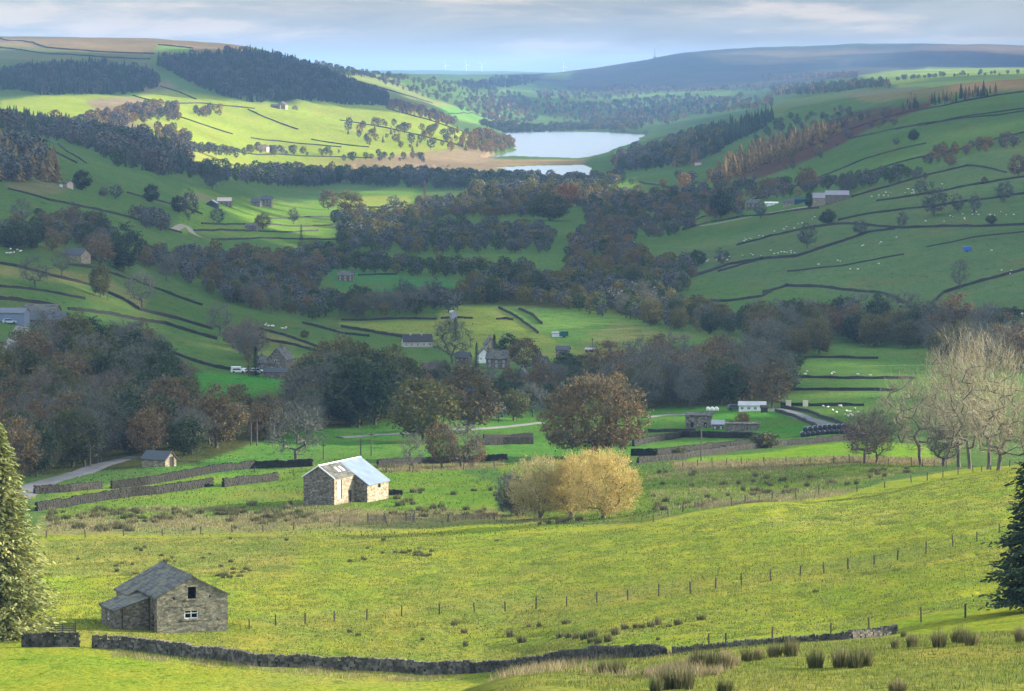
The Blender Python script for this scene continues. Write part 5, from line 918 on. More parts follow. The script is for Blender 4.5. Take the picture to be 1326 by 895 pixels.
WL = [
 ('stone wall curving below the foreground barn', [(119,839),(160,841),(201,846),(285,855),(335,863),(400,865),(460,868),(542,873),(610,872)], 1.25),
 ('short stone wall left of the gap by the foreground barn', [(28,838),(102,838)], 1.35),
 ('low wall running into the hollow behind the rushy knoll', [(610,872),(660,868),(720,858),(790,852),(860,851)], 1.0),
 ('dark wall climbing right behind the rushy knoll', [(870,851),(940,846),(1000,841),(1050,836),(1100,830),(1160,820)], .8),
 ('broken wall below the lane on the far left', [(44,640),(90,637),(131,633)], 1.3), ('long wall rising from the lane past the lone round tree', [(144,633),(190,628),(235,620),(270,613),(302,609),(330,606),(405,604)], 1.35),
 ('wall crossing the green field on the left below the lane wall', [(47,662),(90,656),(134,648),(170,643),(201,640),(240,635),(275,629)], 1.4), ('short straight wall fragment left of the metal roofed barn', [(289,631),(320,627),(359,622)], 1.4),
 ('rough wall behind the metal roofed barn towards the dark twins', [(489,604),(540,601),(600,599),(656,596)], 1.2),
 ('tumbled stone heap beside the metal roofed barn', [(500,641),(510,641),(521,641)], .8),
 ('long dark wall right of the oak along the sunlit strip', [(826,600),(884,595),(951,584),(1018,577),(1102,570),(1125,569)], 1.15), ('wall between the oak and the utility pole, lower of two', [(817,590),(850,590),(884,587),(920,582),(968,578)], 1.3),
 ('wall in front of the ruin', [(820,578),(860,570),(884,566),(930,567),(974,568),(1000,574)], 1.3), ('upper wall right of the oak crown', [(839,560),(884,559),(900,558)], 1.2), ('wall at the left of the oak crown', [(626,568),(660,567),(690,566)], 1.4), ('second wall at the left of the oak crown', [(620,577),(650,576),(690,575)], 1.4),
 ('wall along the near side of the farm road', [(1004,533),(1030,541),(1055,552),(1070,560)], 1.2), ('wall along the far side of the farm road', [(1012,528),(1050,535),(1080,546),(1106,558)], 1.2),
 ('lowest cross wall of the striped fields', [(1011,525),(1060,526),(1119,526)], 1.2), ('third cross wall of the striped fields', [(1021,506),(1080,506),(1160,507)], 1.2), ('second cross wall of the striped fields', [(1018,490),(1100,491),(1185,491)], 1.2), ('topmost cross wall of the striped fields', [(1041,464),(1090,464),(1137,465)], 1.3),
 ('upper wall above the left farm buildings', [(-30,385),(0,388),(40,392),(76,398)], 1.6), ('long wall dropping from the left farm towards the orange larch', [(88,401),(144,408),(214,420),(281,440)], 1.6), ('wall along the upper edge of the left strip field', [(0,342),(67,358),(117,370),(161,389),(181,402),(235,415),(275,427)], 1.6), ('wall and hedge line beneath the roadside cottage', [(90,344),(130,350),(173,364),(210,377),(262,396)], 1.5),
 ('wall from the big left wood to the stone farmhouse', [(195,447),(235,462),(278,476),(310,482),(335,486)], 1.5), ('upper wall of the rough strip above the farmhouse', [(332,425),(369,435),(416,452)], 1.4), ('lower wall of the rough strip above the farmhouse', [(338,439),(379,447),(416,457)], 1.4), ('wall leading right from the farmhouse field', [(392,419),(442,432),(478,436)], 1.4),
 ('near cross wall of the valley meadows', [(251,299),(330,299),(412,299)], 1.4), ('second cross wall of the valley meadows', [(261,290),(350,291),(436,291)], 1.3), ('wall at the foot of the valley meadows', [(275,311),(360,309),(442,309)], 1.4), ('far cross wall of the valley meadows', [(342,282),(400,281),(442,281)], 1.3), ('wall before the bright meadow patch', [(440,268),(490,269),(530,269)], 1.3),
 ('diagonal wall on the upper left hillside', [(10,245),(64,260),(134,274),(168,282),(235,302)], 1.5), ('wall beside the upper left woodland track', [(165,250),(200,259),(236,268),(262,278)], 1.3), ('double wall on the steep upper left pasture', [(60,182),(85,196),(112,212)], 1.5), ('second wall on the steep upper left pasture', [(30,178),(60,192),(100,212)], 1.4),
 ('wall dividing the hay meadow from the teal field', [(442,415),(500,414),(566,414)], 1.3), ('lane wall leading down to the bungalow', [(442,424),(480,430),(519,437)], 1.6), ('left hedge bank of the meadow lane', [(646,399),(672,413),(697,432)], 1.5), ('right hedge of the meadow lane', [(672,401),(690,409),(702,420)], 1.7), ('thin wall across the teal field', [(464,357),(490,356),(514,356)], 1.2), ('stone bank at the top of the hay meadow', [(571,413),(590,412),(612,413)], 1.2), ('dark hedge in the middle of the hay meadow', [(643,414),(655,413),(664,415)], 1.2),
 ('curved wall bounding the lower sheep pasture', [(897,359),(944,343),(985,336),(1031,333),(1058,324),(1092,313),(1125,301),(1159,297)], 1.9), ('long level wall across the right hillside', [(1082,291),(1119,292),(1169,296),(1219,294),(1269,294),(1335,292)], 1.8), ('wall climbing from the farm field to the right edge', [(1085,286),(1135,276),(1176,271),(1202,269),(1253,261),(1290,257),(1335,250)], 1.6), ('straight wall climbing above the hillside farm', [(1102,256),(1152,242),(1202,227),(1253,215)], 1.8), ('short curved wall high on the right hillside', [(1253,215),(1280,218),(1303,224)], 1.6), ('wall above the upper sheep pasture', [(1135,261),(1206,251),(1253,241),(1335,229)], 1.7), ('wall below the hillside farm towards the valley', [(954,318),(998,306),(1045,296),(1082,291)], 1.6), ('looping wall under the lower pasture bank', [(988,380),(1018,371),(1058,372),(1112,378),(1145,381),(1172,393)], 1.8), ('wall at the foot of the lower pasture bank', [(884,391),(941,391),(985,385),(998,378)], 1.6), ('wall rising to the right edge behind the bare row', [(1196,400),(1222,380),(1253,370),(1286,361),(1335,348)], 1.8), ('wall under the small grey stone house', [(1165,398),(1250,404),(1335,404)], 1.4),
 ('wall below the farmhouse on the right slope', [(884,298),(920,288),(960,281),(1010,276),(1060,270)], 1.6), ('wall on the green bank above the track', [(828,236),(850,240),(880,246),(905,236)], 1.6), ('far wall on the upper right hillside', [(1160,168),(1220,158),(1290,150),(1335,143)], 1.6), ('field wall running along the right hill spur', [(1090,172),(1150,152),(1220,138),(1290,124),(1335,118)], 1.6), ('wall rising left of the farm lane', [(990,335),(960,343),(930,352)], 1.4),
 ('high wall climbing right above the farm trees', [(1080,238),(1160,212),(1240,195),(1335,170)], 1.4), ('wall through the bracken edge on the right slope', [(960,262),(1040,238),(1120,206),(1200,186)], 1.3), ('thin wall near the crest of the right slope', [(1100,180),(1200,162),(1335,140)], 1.3), ('wall stub in the pasture above the track', [(845,300),(880,292),(915,280)], 1.3), ('wall across the sheep pasture bank', [(1020,352),(1090,345),(1170,330)], 1.0), ('short wall in the far right pasture', [(1200,320),(1260,308),(1335,300)], 1.0),
 ('wall at the top of the rough left pasture', [(120,300),(180,315),(240,335)], 1.3), ('wall below the roadside cottage field', [(0,372),(60,378),(110,388)], 1.2),
 ('diagonal wall on the sunny slope, lower', [(233,152),(260,161),(301,174)], 1.7), ('diagonal wall on the sunny slope under the hill farm', [(321,142),(345,153),(386,168)], 1.7), ('wall below the scattered trees of the sunny slope', [(325,179),(360,183),(442,191)], 1.6), ('long wall beneath the plantation on the sunny slope', [(172,124),(205,133),(260,134),(330,141)], 1.7), ('wall climbing between the plantations', [(208,112),(230,119),(254,129)], 1.7), ('level wall at the foot of the sunny slope', [(236,190),(300,195),(360,200),(480,205)], 1.6), ('wall dropping through the sunny slope trees', [(500,140),(540,152),(590,168),(640,182)], 1.8), ('second wall dropping through the sunny slope trees', [(440,156),(500,166),(560,180),(600,190)], 1.7), ('short wall on the bright slope', [(403,181),(440,187),(478,191)], 1.5),
 ('boundary wall along the left moor edge', [(0,62),(60,70),(130,74),(195,77)], 2.2), ('second wall along the left moor', [(0,50),(60,62),(120,67),(200,70)], 2.2), ('wall around the small green moor field', [(205,58),(225,60),(250,63)], 2), ('wall along the far ridge pasture', [(400,88),(460,105),(520,122),(560,134)], 2.2), ('second wall along the far ridge pasture', [(450,92),(510,108),(570,125)], 2.2), ('far lower wall below the ridge pasture', [(560,150),(600,146),(640,152)], 2.2),
]
for lab, P, h in WL:
    y = P[0][1]; wall(lab, P, h, dmin=330 if y > 800 else 450 if y > 600 else 600)
def fence(label, P, spacing, h=1.15, dmin=330, posts=None, wires=(.35,.75,1.05)):
    if posts: pts = [tuple(hit(x, y, dmin)[:2]) for x, y in posts]
    else: pts = line3(P, spacing, dmin)
    x0, y0 = pts[0]; z0 = float(ground(x0, y0)); t = thing('wire_fence', label, 'fence', (x0, y0, z0)); prev = None; wm = MB()
    proto = MB(); proto.box(-.062, .062, -.062, .062, -.4, h, POSTW); me = proto.mesh('post')
    for i, (x, y) in enumerate(pts):
        z = float(ground(x, y)); o = link('post', me, t, (x-x0, y-y0, z-z0), rng.uniform(0, 3)); o.rotation_euler = (rng.uniform(-.06,.06), rng.uniform(-.06,.06), rng.uniform(0,3)); o.scale = (1.1, 1.1, rng.uniform(.88,1.15))
        if prev:
            for w_ in wires: wm.tube([(prev[0]-x0, prev[1]-y0, prev[2]-z0+w_*h/1.15), (x-x0, y-y0, z-z0+w_*h/1.15)], .008, WIRE, 3, False)
        prev = (x, y, z)
    wm.build('wire', t); return t
fence('wire fence with slim posts crossing the bright foreground field', None, 0, 1.35, posts=[(323,815),(357,810),(395,808),(433,805),(475,803),(520,798),(569,795),(614,793),(654,792),(694,789),(734,785),(773,781),(813,777),(853,772),(894,768.6),(927,762.5),(960,758.5),(998,752.5),(1036,746.5),(1067,742.5),(1098,737.5),(1132,731),(1162,725.7),(1199,717),(1234,708),(1265,701.5),(1294,690)])
fence('post fence along the brow below the rough band', [(846,676),(884,663),(947,655),(1000,648),(1060,641),(1110,637),(1180,625),(1260,612),(1320,603)], 7, 1.3)
fence('closely posted fence at the top of the rough right field', [(884,607),(960,602),(1018,600),(1080,600),(1120,601),(1180,603),(1225,606)], 4, 1.5)
fence('fence below the rough pasture left of the willow', [(60,696),(160,694),(260,692),(380,686),(440,682),(500,678),(580,676),(640,673)], 6, 1.2)
fence('thin fence on top of the wall below the lone round tree', [(330,612),(380,616),(440,612),(500,612),(560,610),(640,606)], 7, 1.4)
fence('short fence line above the dark wall by the knoll', None, 0, 1.4, posts=[(918,838),(940,836),(1000,832),(1076,824),(1125,816),(1193,806),(1250,800),(1308,790)])
def gate(label, px, py, w, h, rz, dmin=330):
    p = hit(px, py, dmin); t = thing('field_gate', label, 'gate', p, rz)
    for x in (-w/2-.12, w/2+.12): m = MB(); m.box(x-.09, x+.09, -.09, .09, -.4, h+.35, WOODP); m.build('gate_post', t)
    m = MB()
    for k in range(5): z = .2+k*(h-.25)/4; m.box(-w/2, w/2, -.03, .03, z-.05, z+.05, WOODP)
    for x in (-w/2+.05, 0, w/2-.05): m.box(x-.05, x+.05, -.06, -.03, .15, h, WOODP)
    m.build('gate_bars', t)
gate('five barred wooden gate beside the tall left spruce', 81, 822, 2.7, 1.3, .1); gate('small wooden gate in the fence below the metal roofed barn', 487, 676, 2.6, 1.2, 0, 500); gate('narrow wooden stile in the fence left of the willow', 531, 675, 1.2, 1.4, 0, 500)
def road(name, label, P, width, mat, dmin=450, off=.12):
    W = [hit(x, y, dmin).xy for x, y in P]; pts = []
    for i in range(len(W)-1):
        a = W[max(i-1,0)]; b_ = W[i]; c = W[i+1]; d = W[min(i+2,len(W)-1)]; n = max(2, int((c-b_).length/2))
        for k in range(n):
            t = k/n; pts.append(.5*((2*b_)+(c-a)*t+(2*a-5*b_+4*c-d)*t*t+(3*b_-a-3*c+d)*t**3))
    pts.append(W[-1]); mb = MB(); k = mb.mi(mat); NW = 5
    for i, q in enumerate(pts):
        d = (pts[min(i+1,len(pts)-1)]-pts[max(i-1,0)]); d = d.normalized() if d.length > 0 else Vector((1,0)); nx, ny = -d.y, d.x
        zc = float(ground(q.x, q.y))
        for s in range(NW):
            u = (s/(NW-1)-.5)*width; x, y = q.x+nx*u, q.y+ny*u; mb.v.append((x, y, float(ground(x, y))+off-(.25 if s in (0, NW-1) else 0)))
    for i in range(len(pts)-1):
        for s in range(NW-1): b0 = i*NW+s; mb.f.append((b0, b0+1, b0+NW+1, b0+NW)); mb.m.append(k)
    return tag(mb.build(name), label, 'road', None, 'structure')
ASPH = simple('worn_asphalt', (.12,.12,.125), (.08,.08,.085), .3); GRAV = simple('gravel_track', (.19,.18,.16), (.12,.115,.10), .5); DUST = simple('dirt_track', (.26,.21,.15), (.17,.14,.10), .4)
road('lane', 'grey lane curving below the big left wood', [(20,646),(50,628),(80,619),(110,611),(128,603),(150,597),(175,592)], 6, ASPH, off=.2); road('farm_road', 'grey farm road running to the white bungalow', [(1004,530),(1030,537),(1060,547),(1085,556),(1102,560),(1130,564)], 6, ASPH, off=.2)
road('farm_track', 'pale twin track leading to the left farm', [(31,423),(26,432),(19,443),(16,452),(24,457),(46,460)], 5, GRAV, off=.2); road('track', 'pale track crossing below the left farm', [(-20,458),(20,458),(46,461)], 4, GRAV); road('valley_road', 'pale road across the fields behind the twin trees', [(440,567),(480,564),(520,562),(580,557),(640,554),(700,548)], 3.2, GRAV, off=.2); road('field_road', 'pale road behind the oak', [(835,541),(860,538),(890,537),(915,538)], 2.6, GRAV, off=.2)
road('valley_track', 'sandy track bending on the right slope foot', [(812,335),(818,328),(812,320),(816,313)], 6, DUST, off=.2); road('hill_track', 'track to the hillside farm', [(1092,258),(1060,266),(1020,272),(975,280),(905,293)], 4, DUST); road('cart_track', 'earthy track by the valley farm', [(225,298),(240,292),(250,302),(262,308)], 5, DUST)
# ------------------------------------------------------------------ utility poles, mast, wind turbines
POLE = simple('creosoted_pole', (.12,.10,.085), (.08,.07,.06), 2, vscale=(3,3,.4))
def upole(label, px, py, hpx, arm=1.6, twin=False, dmin=450):
    p = hit(px, py, dmin); H = hpx*math.hypot(p.x, p.y)/FPX; t = thing('utility_pole', label, 'pole', p)
    m = MB(); m.tube([(0,0,-.5), (0,0,H)], [.17, .12], POLE, 8)
    if twin: m.tube([(1.3,0,-.5), (1.3,0,H)], [.17, .12], POLE, 8)
    m.build('pole', t); m = MB(); x1 = arm/2+(1.3 if twin else 0); m.box(-arm/2, x1, -.08, .08, H-.55, H-.38, POLE); m.build('crossarm', t)
    for x in (-arm/2+.1, (x1-arm/2)/2, x1-.1):
        m = MB(); m.tube([(x,0,H-.38), (x,0,H-.05)], [.05,.09], STONEP, 6); m.build('insulator', t)
upole('dark utility pole with crossarm in front of the ruin', 908, 597, 48, 1.9); upole('pale utility pole beside the lane on the left', 117, 606, 30); upole('twin utility pole against the big left wood', 325, 577, 34, 1.5, True); upole('slim utility pole in the green field behind the metal roofed barn', 419, 594, 20, 1); upole('utility pole carrying a box in the field right of the metal roofed barn', 467, 590, 22, 1.2); upole('taller utility pole right of the boxed one', 481, 590, 30, 1.2); upole('utility pole at the meadow corner by the dark stable', 767, 452, 14, .8); upole('utility pole among the trees on the upper left hillside', 168, 347, 20, 1)
upole('utility pole standing above the long hillside wall on the left', 139, 389, 24, 1.2)
m = MB(); p = hit(848, 72, 11000); H = 22*math.hypot(p.x, p.y)/FPX*.6; MT = simple('mast_steel', (.3,.3,.32), None, 1); m.tube([(0,0,-5), (0,0,H)], [2.2, 1.2], MT, 6); m.box(-6,6,-6,6,-3,5,MT); tag(m.build('radio_mast', loc=p), 'thin radio mast on the right hand moor skyline', 'mast')
def turbine(px, label):
    a, e = pix_ang(px, 97); D = 24500; x, y = math.sin(float(a))*D, math.cos(float(a))*D; z = float(ground(x, y)); t = thing('wind_turbine', label, 'wind turbine', (x, y, z))
    m = MB(); m.tube([(0,0,-20), (0,0,62)], [2.2, 1.3], PAINT, 8); m.build('tower', t); m = MB(); m.box(-2,2,-5,5,60,64,PAINT); m.build('nacelle', t); a0 = px*.7
    for k in range(3):
        q = a0+k*2*PI/3; m = MB(); m.tube([(0,-6,62), (math.sin(q)*14,-6,62+math.cos(q)*14), (math.sin(q)*36,-6,62+math.cos(q)*36)], [1.2,1.5,.4], PAINT, 4); m.build('blade', t)
turbine(577, 'leftmost faint wind turbine on the hazy horizon'); turbine(604, 'second faint wind turbine on the hazy horizon'); turbine(624, 'third faint wind turbine on the hazy horizon'); turbine(730, 'rightmost faint wind turbine on the hazy horizon')
# ------------------------------------------------------------------ sheep
WOOL = simple('sheep_wool', (.62,.59,.52), (.48,.45,.38), 3); FACE = simple('sheep_face', (.12,.10,.09), None, 2)
def sheepmesh():
    m = MB(); m.tube([(-.62,0,.62),(-.5,0,.68),(-.2,0,.70),(.2,0,.70),(.45,0,.74),(.6,0,.86),(.72,0,.92)], [.12,.30,.37,.36,.30,.17,.12], WOOL, 8); m.tube([(.68,0,.93),(.8,0,.9),(.95,0,.8)], [.12,.12,.06], FACE, 6)
    for x, y in ((-.4,.17),(-.4,-.17),(.38,.16),(.38,-.16)): m.tube([(x,y,.45),(x,y,0)], [.07,.045], FACE, 5)
    for y in (-.14,.14): m.tube([(.7,y*.6,.98),(.66,y*1.6,.97)], [.04,.015], FACE, 4)
    return m.mesh('sheep', True)
SH = sheepmesh()
def flock(px, label, group, n=0, P=None, sc=1.25, pts=()):
    L = list(pts)
    if P is not None:
        W = wpoly(P, 600); r = np.random.default_rng(len(label)); x0, y0 = W.min(0); x1, y1 = W.max(0)
        while n > 0:
            x, y = r.uniform(x0, x1), r.uniform(y0, y1)
            if pip(np.array([x]), np.array([y]), W)[0]: L.append((x, y)); n -= 1
    for i, q in enumerate(L):
        if i < len(pts): h_ = hit(q[0], q[1], 600); x, y = h_.x, h_.y
        else: x, y = q
        tag(link('sheep', SH, None, (x, y, float(ground(x, y))-.02), rng.uniform(0, 6.28), sc*.68*rng.uniform(.85,1.1)), label, 'sheep', group)
flock(0, 'white sheep grazing on the strip beside the farm road', 'sheep by the farm road', pts=[(1066,528),(1072,529),(1088,528),(1090,529),(1083,536),(1096,534),(1100,535),(1102,539),(1098,541),(1104,540),(1094,539),(1078,533),(1107,531),(1112,536)], sc=1.1)
flock(0, 'white sheep in the big lower pasture on the right', 'sheep in the lower pasture', pts=[(1116,320),(1118,319),(1141,315),(1139,317),(1085,339),(1088,340),(1060,344),(1101,350),(1111,350),(1138,343),(1161,309),(1284,326),(1310,353),(1308,356),(1297,352)], sc=1.3)
flock(0, 'white sheep gathered along the curved pasture wall', 'sheep along the curved wall', 26, [(905,338),(960,330),(1020,322),(1040,328),(980,333),(920,342)], 1.2); flock(0, 'white sheep spread over the pasture below the hillside farm', 'sheep below the hillside farm', 18, [(960,310),(1060,280),(1070,288),(1000,303),(965,315)], 1.2)
flock(0, 'white sheep on the pasture above the farm wall', 'sheep above the farm wall', 22, [(1120,256),(1200,238),(1240,240),(1200,250),(1130,258)], 1.3); flock(0, 'white sheep scattered on the upper right pasture', 'sheep on the upper right pasture', 16, [(1180,285),(1300,268),(1320,280),(1200,290)], 1.3)
flock(0, 'white sheep in the walled strip at the right edge', 'sheep in the right edge strip', 12, [(1285,404),(1326,406),(1326,412),(1285,412)], 1.2); flock(0, 'white sheep on the steep field at the left edge', 'sheep at the left edge field', 10, [(5,322),(30,325),(32,330),(8,330)], 1.2)
flock(0, 'white sheep on the strip field below the left wood', 'sheep on the left strip field', 9, [(335,418),(380,426),(380,429),(345,424)], 1.2); flock(0, 'white sheep in the striped walled fields', 'sheep in the striped fields', 7, [(1030,482),(1130,486),(1130,489),(1030,488)], 1.2)
# ------------------------------------------------------------------ bales, vehicles, oddments
BALE, nt, b = newmat('black_bale_wrap'); b.inputs['Base Color'].default_value = (.012,.016,.03,1); b.inputs['Roughness'].default_value = .35; b.inputs['Specular IOR Level'].default_value = .5
bm_ = MB(); bm_.tube([(-.6,0,.62),(-.57,0,.62),(.57,0,.62),(.6,0,.62)], [.5,.62,.62,.5], BALE, 14); bme = bm_.mesh('silage_bale', True)
a = hit(1040, 566, 600); c = hit(1102, 561, 600); nb = max(6, int((c.xy-a.xy).length/1.36))
for row in range(2):
    for i in range(nb-row):
        f = (i+.5*row)/nb; q = a.lerp(c, f)
        for k in range(2 if row == 0 else 1):
            x, y = q.x, q.y+k*1.35+(.6 if row else 0); o = link('silage_bale', bme, None, (x, y, float(ground(x, y))+row*1.08), PI/2+rng.uniform(-.12,.12)); tag(o, 'black wrapped round bale in the %s of the silage stack' % ('lower row' if row == 0 else 'top row'), 'bale', 'silage bales stacked %s' % ('below' if row == 0 else 'on top'))
def car(label, px, py, rz, col, dmin=600, van=False):
    p = hit(px, py, dmin); CM = simple('car_paint', col, tuple(x*.95 for x in col), 1, .35, .5); t = thing('parked_van' if van else 'parked_car', label, 'van' if van else 'car', p, rz); m = MB()
    h = 1.9 if van else .85
    m.prism([(-2.1,.3),(2.1,.3),(2.15,.75),(1.1,.9),(-2.1,.95)], CM, -.85, .85); 
    m.prism([(-2,.95),(1.1,.9),(.4,1.45) if not van else (.9,1.9),(-1.6,1.45) if not van else (-2,1.95)], CM, -.78, .78); m.build('body', t)
    m = MB(); m.prism([(-1.7,.98),(.95,.95),(.35,1.38),(-1.45,1.38)], GLASS, -.80, .80); m.build('window_glass', t)
    for x in (-1.35, 1.35):
        for y in (-.8, .8): m = MB(); m.tube([(x,y-.1,.33),(x,y+.1,.33)], .33, DARKWOOD, 12); m.build('wheel', t)
car('white van parked left of the farmhouse conifer', 308, 483, .2, (.7,.7,.7), van=True); car('pale car parked beside the white van at the farmhouse', 317, 483, 1.3, (.45,.5,.5)); car('white car parked in front of the farmhouse', 333, 483, .1, (.7,.72,.72)); car('dark car parked by the white bungalow', 952, 531, .2, (.03,.05,.08)); car('pale blue car parked at the left farm', 12, 419, .3, (.35,.45,.5)); car('red car parked by the left farm gateway', 31, 420, 1.2, (.35,.03,.03))
def trailer(name, label, px, py, L, W, H, col, dmin=600):
    p = hit(px, py, dmin); M_ = simple(name+'_paint', col, None, 1, .5, .3); t = thing(name, label, 'trailer', p, .2); m = MB(); m.box(-L/2, L/2, -W/2, W/2, .45, H, M_); m.prism([(-L/2-.05,H),(L/2+.05,H),(L/2-.2,H+.15),(-L/2+.2,H+.15)], M_, -W/2-.03, W/2+.03); m.build('body', t)
    for y in (-W/2, W/2): m = MB(); m.tube([(0,y-.1,.35),(0,y+.1,.35)], .35, DARKWOOD, 12); m.build('wheel', t)
    m = MB(); m.tube([(L/2,0,.5),(L/2+1.1,0,.45)], .06, DARKWOOD, 6); m.build('drawbar', t)
trailer('livestock_trailer', 'small bright blue trailer alone on the right pasture', 1252, 326, 3.4, 2, 2.2, (.03,.12,.40)); trailer('green_trailer', 'dark green trailer beside the meadow hut', 730, 437, 3, 2, 2.2, (.01,.09,.08))
SACK = simple('white_plastic', (.7,.7,.68), None, 2, .4)
for i, (px, py) in enumerate(((917,532),(922.5,532),(928,532))):
    m = MB(); m.tube([(0,0,0),(0,0,.1),(0,0,.7),(0,0,.95),(.05,0,1.1)], [.5,.6,.58,.4,.1], SACK, 10); o = m.build('feed_sack', None, hit(px, py, 600), smooth=True); tag(o, ['left', 'middle', 'right'][i]+' one of three white feed sacks behind the roofless barn', 'sack')
for i, (px, py) in enumerate(((1021,527.5),(1043,527.5))):
    m = MB(); p = hit(px, py, 700); m.box(-.7,.7,-.06,.06,.2,1.9,CREAM); m.box(-.6,-.5,-.05,.05,-.3,.2,WOODP); m.box(.5,.6,-.05,.05,-.3,.2,WOODP); tag(m.build('roadside_board', None, p), ['left', 'right'][i]+' one of two blank yellowish boards by the farm road', 'board')


# ------------------------------------------------------------------ rushes and rough grass
RUSHM = leafmat('rush_blades', [(.035,.055,.018), (.06,.08,.025), (.10,.11,.04), (.24,.19,.10)], 1.5, .15); STRAW = leafmat('dry_grass_blades', [(.11,.11,.04), (.22,.18,.09), (.38,.31,.18)], .6, .2); GREENB = leafmat('grass_blades', [(.07,.11,.016), (.14,.18,.025), (.22,.23,.045)], .4, .2)
def rush(seed, n=420, R=.42, H=.9, mat=RUSHM, w=.022, mat2=None):
    r = np.random.default_rng(seed); a = r.uniform(0, 6.28, n); q = R*r.uniform(size=n)**.6; bx, by = np.cos(a)*q, np.sin(a)*q; l = H*r.uniform(.45,1.25,n)*(1-.3*(q/R)**2); t = r.uniform(.1,.5,n)*(.3+q/R); tx = bx+np.cos(a)*l*t; ty = by+np.sin(a)*l*t
    sa = r.uniform(0, 6.28, n); sx_, sy_ = np.cos(sa)*w, np.sin(sa)*w
    V = np.stack([np.stack([bx-sx_, by-sy_, np.zeros(n)-.05], 1), np.stack([bx+sx_, by+sy_, np.zeros(n)-.05], 1), np.stack([tx, ty, l], 1)], 1).reshape(-1, 3)
    return npmesh('rush_clump', V, np.arange(3*n).reshape(-1, 3), [mat] if mat2 is None else [mat, mat2], None if mat2 is None else (r.uniform(size=n) < .33).astype(int))
RP = [rush(i, mat2=STRAW) for i in range(5)]; RB = [rush(20+i, 160, .5, .75, w=.05, mat2=STRAW) for i in range(4)]
def rushes(label, group, L, protos=RP, dmin=100, hpx=None):
    for px, py, w_, h_ in L:
        p = hit(px, py, dmin); m_ = math.hypot(p.x, p.y)/FPX; o = link('rush_clump', protos[int(rng.integers(len(protos)))], None, (p.x, p.y, p.z-.02), rng.uniform(0, 6.28), (w_*m_/1.3, w_*m_/1.3, h_*m_/.9)); tag(o, label if isinstance(label, str) else label.pop(0), 'rushes', group)
near = [(905,864,26,22,'leftmost broad clump of the knoll rushes'),(925,866,24,22,'broad clump right of the leftmost knoll rushes'),(940,866,22,20,'dark clump at the end of the left knoll row'),(968,857,18,16,'small rush clump on the knoll slope'),(981,855,16,15,'narrow rush clump beside the small one'),(1003,851,22,17,'low spread rush clump on the knoll'),(1024,850,22,22,'straw tipped rush clump near the wall end'),(1056,865,24,22,'round rush clump in the middle of the knoll'),(1089,864,26,24,'left half of the widest knoll clump'),(1107,865,24,22,'centre of the widest knoll clump'),(1121,863,22,24,'right half of the widest knoll clump'),(1159,840,12,12,'small rush tuft at the knoll edge'),(1170,826,9,10,'tiny tuft on the knoll brow'),(1181,838,17,16,'rush clump on the knoll brow'),(1216,838,22,20,'straw coloured rush clump on the brow'),(1243,833,26,20,'broad dark rush clump on the brow'),(1258,836,22,18,'rush clump joined to the broad dark one'),(1322,832,18,20,'pale rush clump at the right edge'),(1162,896,26,16,'rush clump cut by the bottom edge of the picture'),(938,897,24,16,'rush clump at the bottom edge under the left row'),(882,892,26,26,'large leaning rush clump at the bottom centre right'),(862,893,26,24,'dense rush clump at the bottom centre'),(800,872,22,16,'rush clump in the straw at bottom centre'),(892,893,16,26,'tall rush clump at bottom centre right'),(850,897,20,20,'rush clump half lost in straw'),(782,871,18,14,'low rush clump in the straw')]
for a_ in near: rushes(a_[4], 'rush clumps on the near knoll', [(a_[0], a_[1], a_[2]*1.1, a_[3]*1.25)], RP)
mid = [(588,810,10,9),(601,820,10,9),(547,829,6,6),(603,837,8,10),(661,824,13,11),(676,832,15,11),(685,812,8,6),(698,812,7,9),(733,808,13,8),(725,826,12,10),(736,826,12,10),(746,827,12,11),(757,828,14,12),(768,825,14,13),(775,833,12,11),(765,833,11,10),(788,831,14,13),(797,822,14,13),(809,815,12,10),(823,813,9,8),(831,813,9,7),(843,812,12,11),(852,809,11,12),(866,812,9,6),(878,809,12,11),(908,803,14,10),(852,829,6,6),(1056,767,9,5),(453,819,8,6),(497,700,7,5),(643,701,7,4),(464,823,9,5)]
rushes('dark rush clump on the bright field below the long wire fence', 'rush clumps scattered on the bright field', [(a_, b_, c_*1.0, d_*1.2) for a_, b_, c_, d_ in mid], RB, 330)
def scatter(P, n, w, h, label, group, seed, protos=RB, dmin=330):
    W = wpoly(P, dmin); r = np.random.default_rng(seed); x0, y0 = W.min(0); x1, y1 = W.max(0); k = 0
    while k < n:
        x, y = r.uniform(x0, x1), r.uniform(y0, y1)
        if not pip(np.array([x]), np.array([y]), W)[0] or fbm(np.float64(x/9), np.float64(y/16), 71, 2) < r.uniform(-.3,.25): continue
        s = r.uniform(*w)*.8; tag(link('rush_clump', protos[int(r.integers(len(protos)))], None, (x, y, float(ground(x, y))-.03), r.uniform(0,6.28), (s, s, r.uniform(*h)*1.7)), label, 'rushes', group); k += 1
scatter([(60,664),(200,655),(385,652),(390,668),(640,664),(650,672),(400,684),(60,692)], 150, (.8,1.9), (.5,.95), 'dark rush clump in the rough band left of the willow', 'rush clumps in the rough band', 5)
scatter([(500,645),(640,612),(655,650),(640,668),(520,662)], 26, (.8,1.6), (.5,.9), 'dark rush clump between the metal roofed barn and the willow', 'rush clumps beside the willow', 6); scatter([(835,612),(1080,604),(1220,608),(1100,632),(850,668)], 60, (.8,1.7), (.5,.9), 'dark rush clump in the rough field under the pale trees', 'rush clumps in the rough right field', 7)
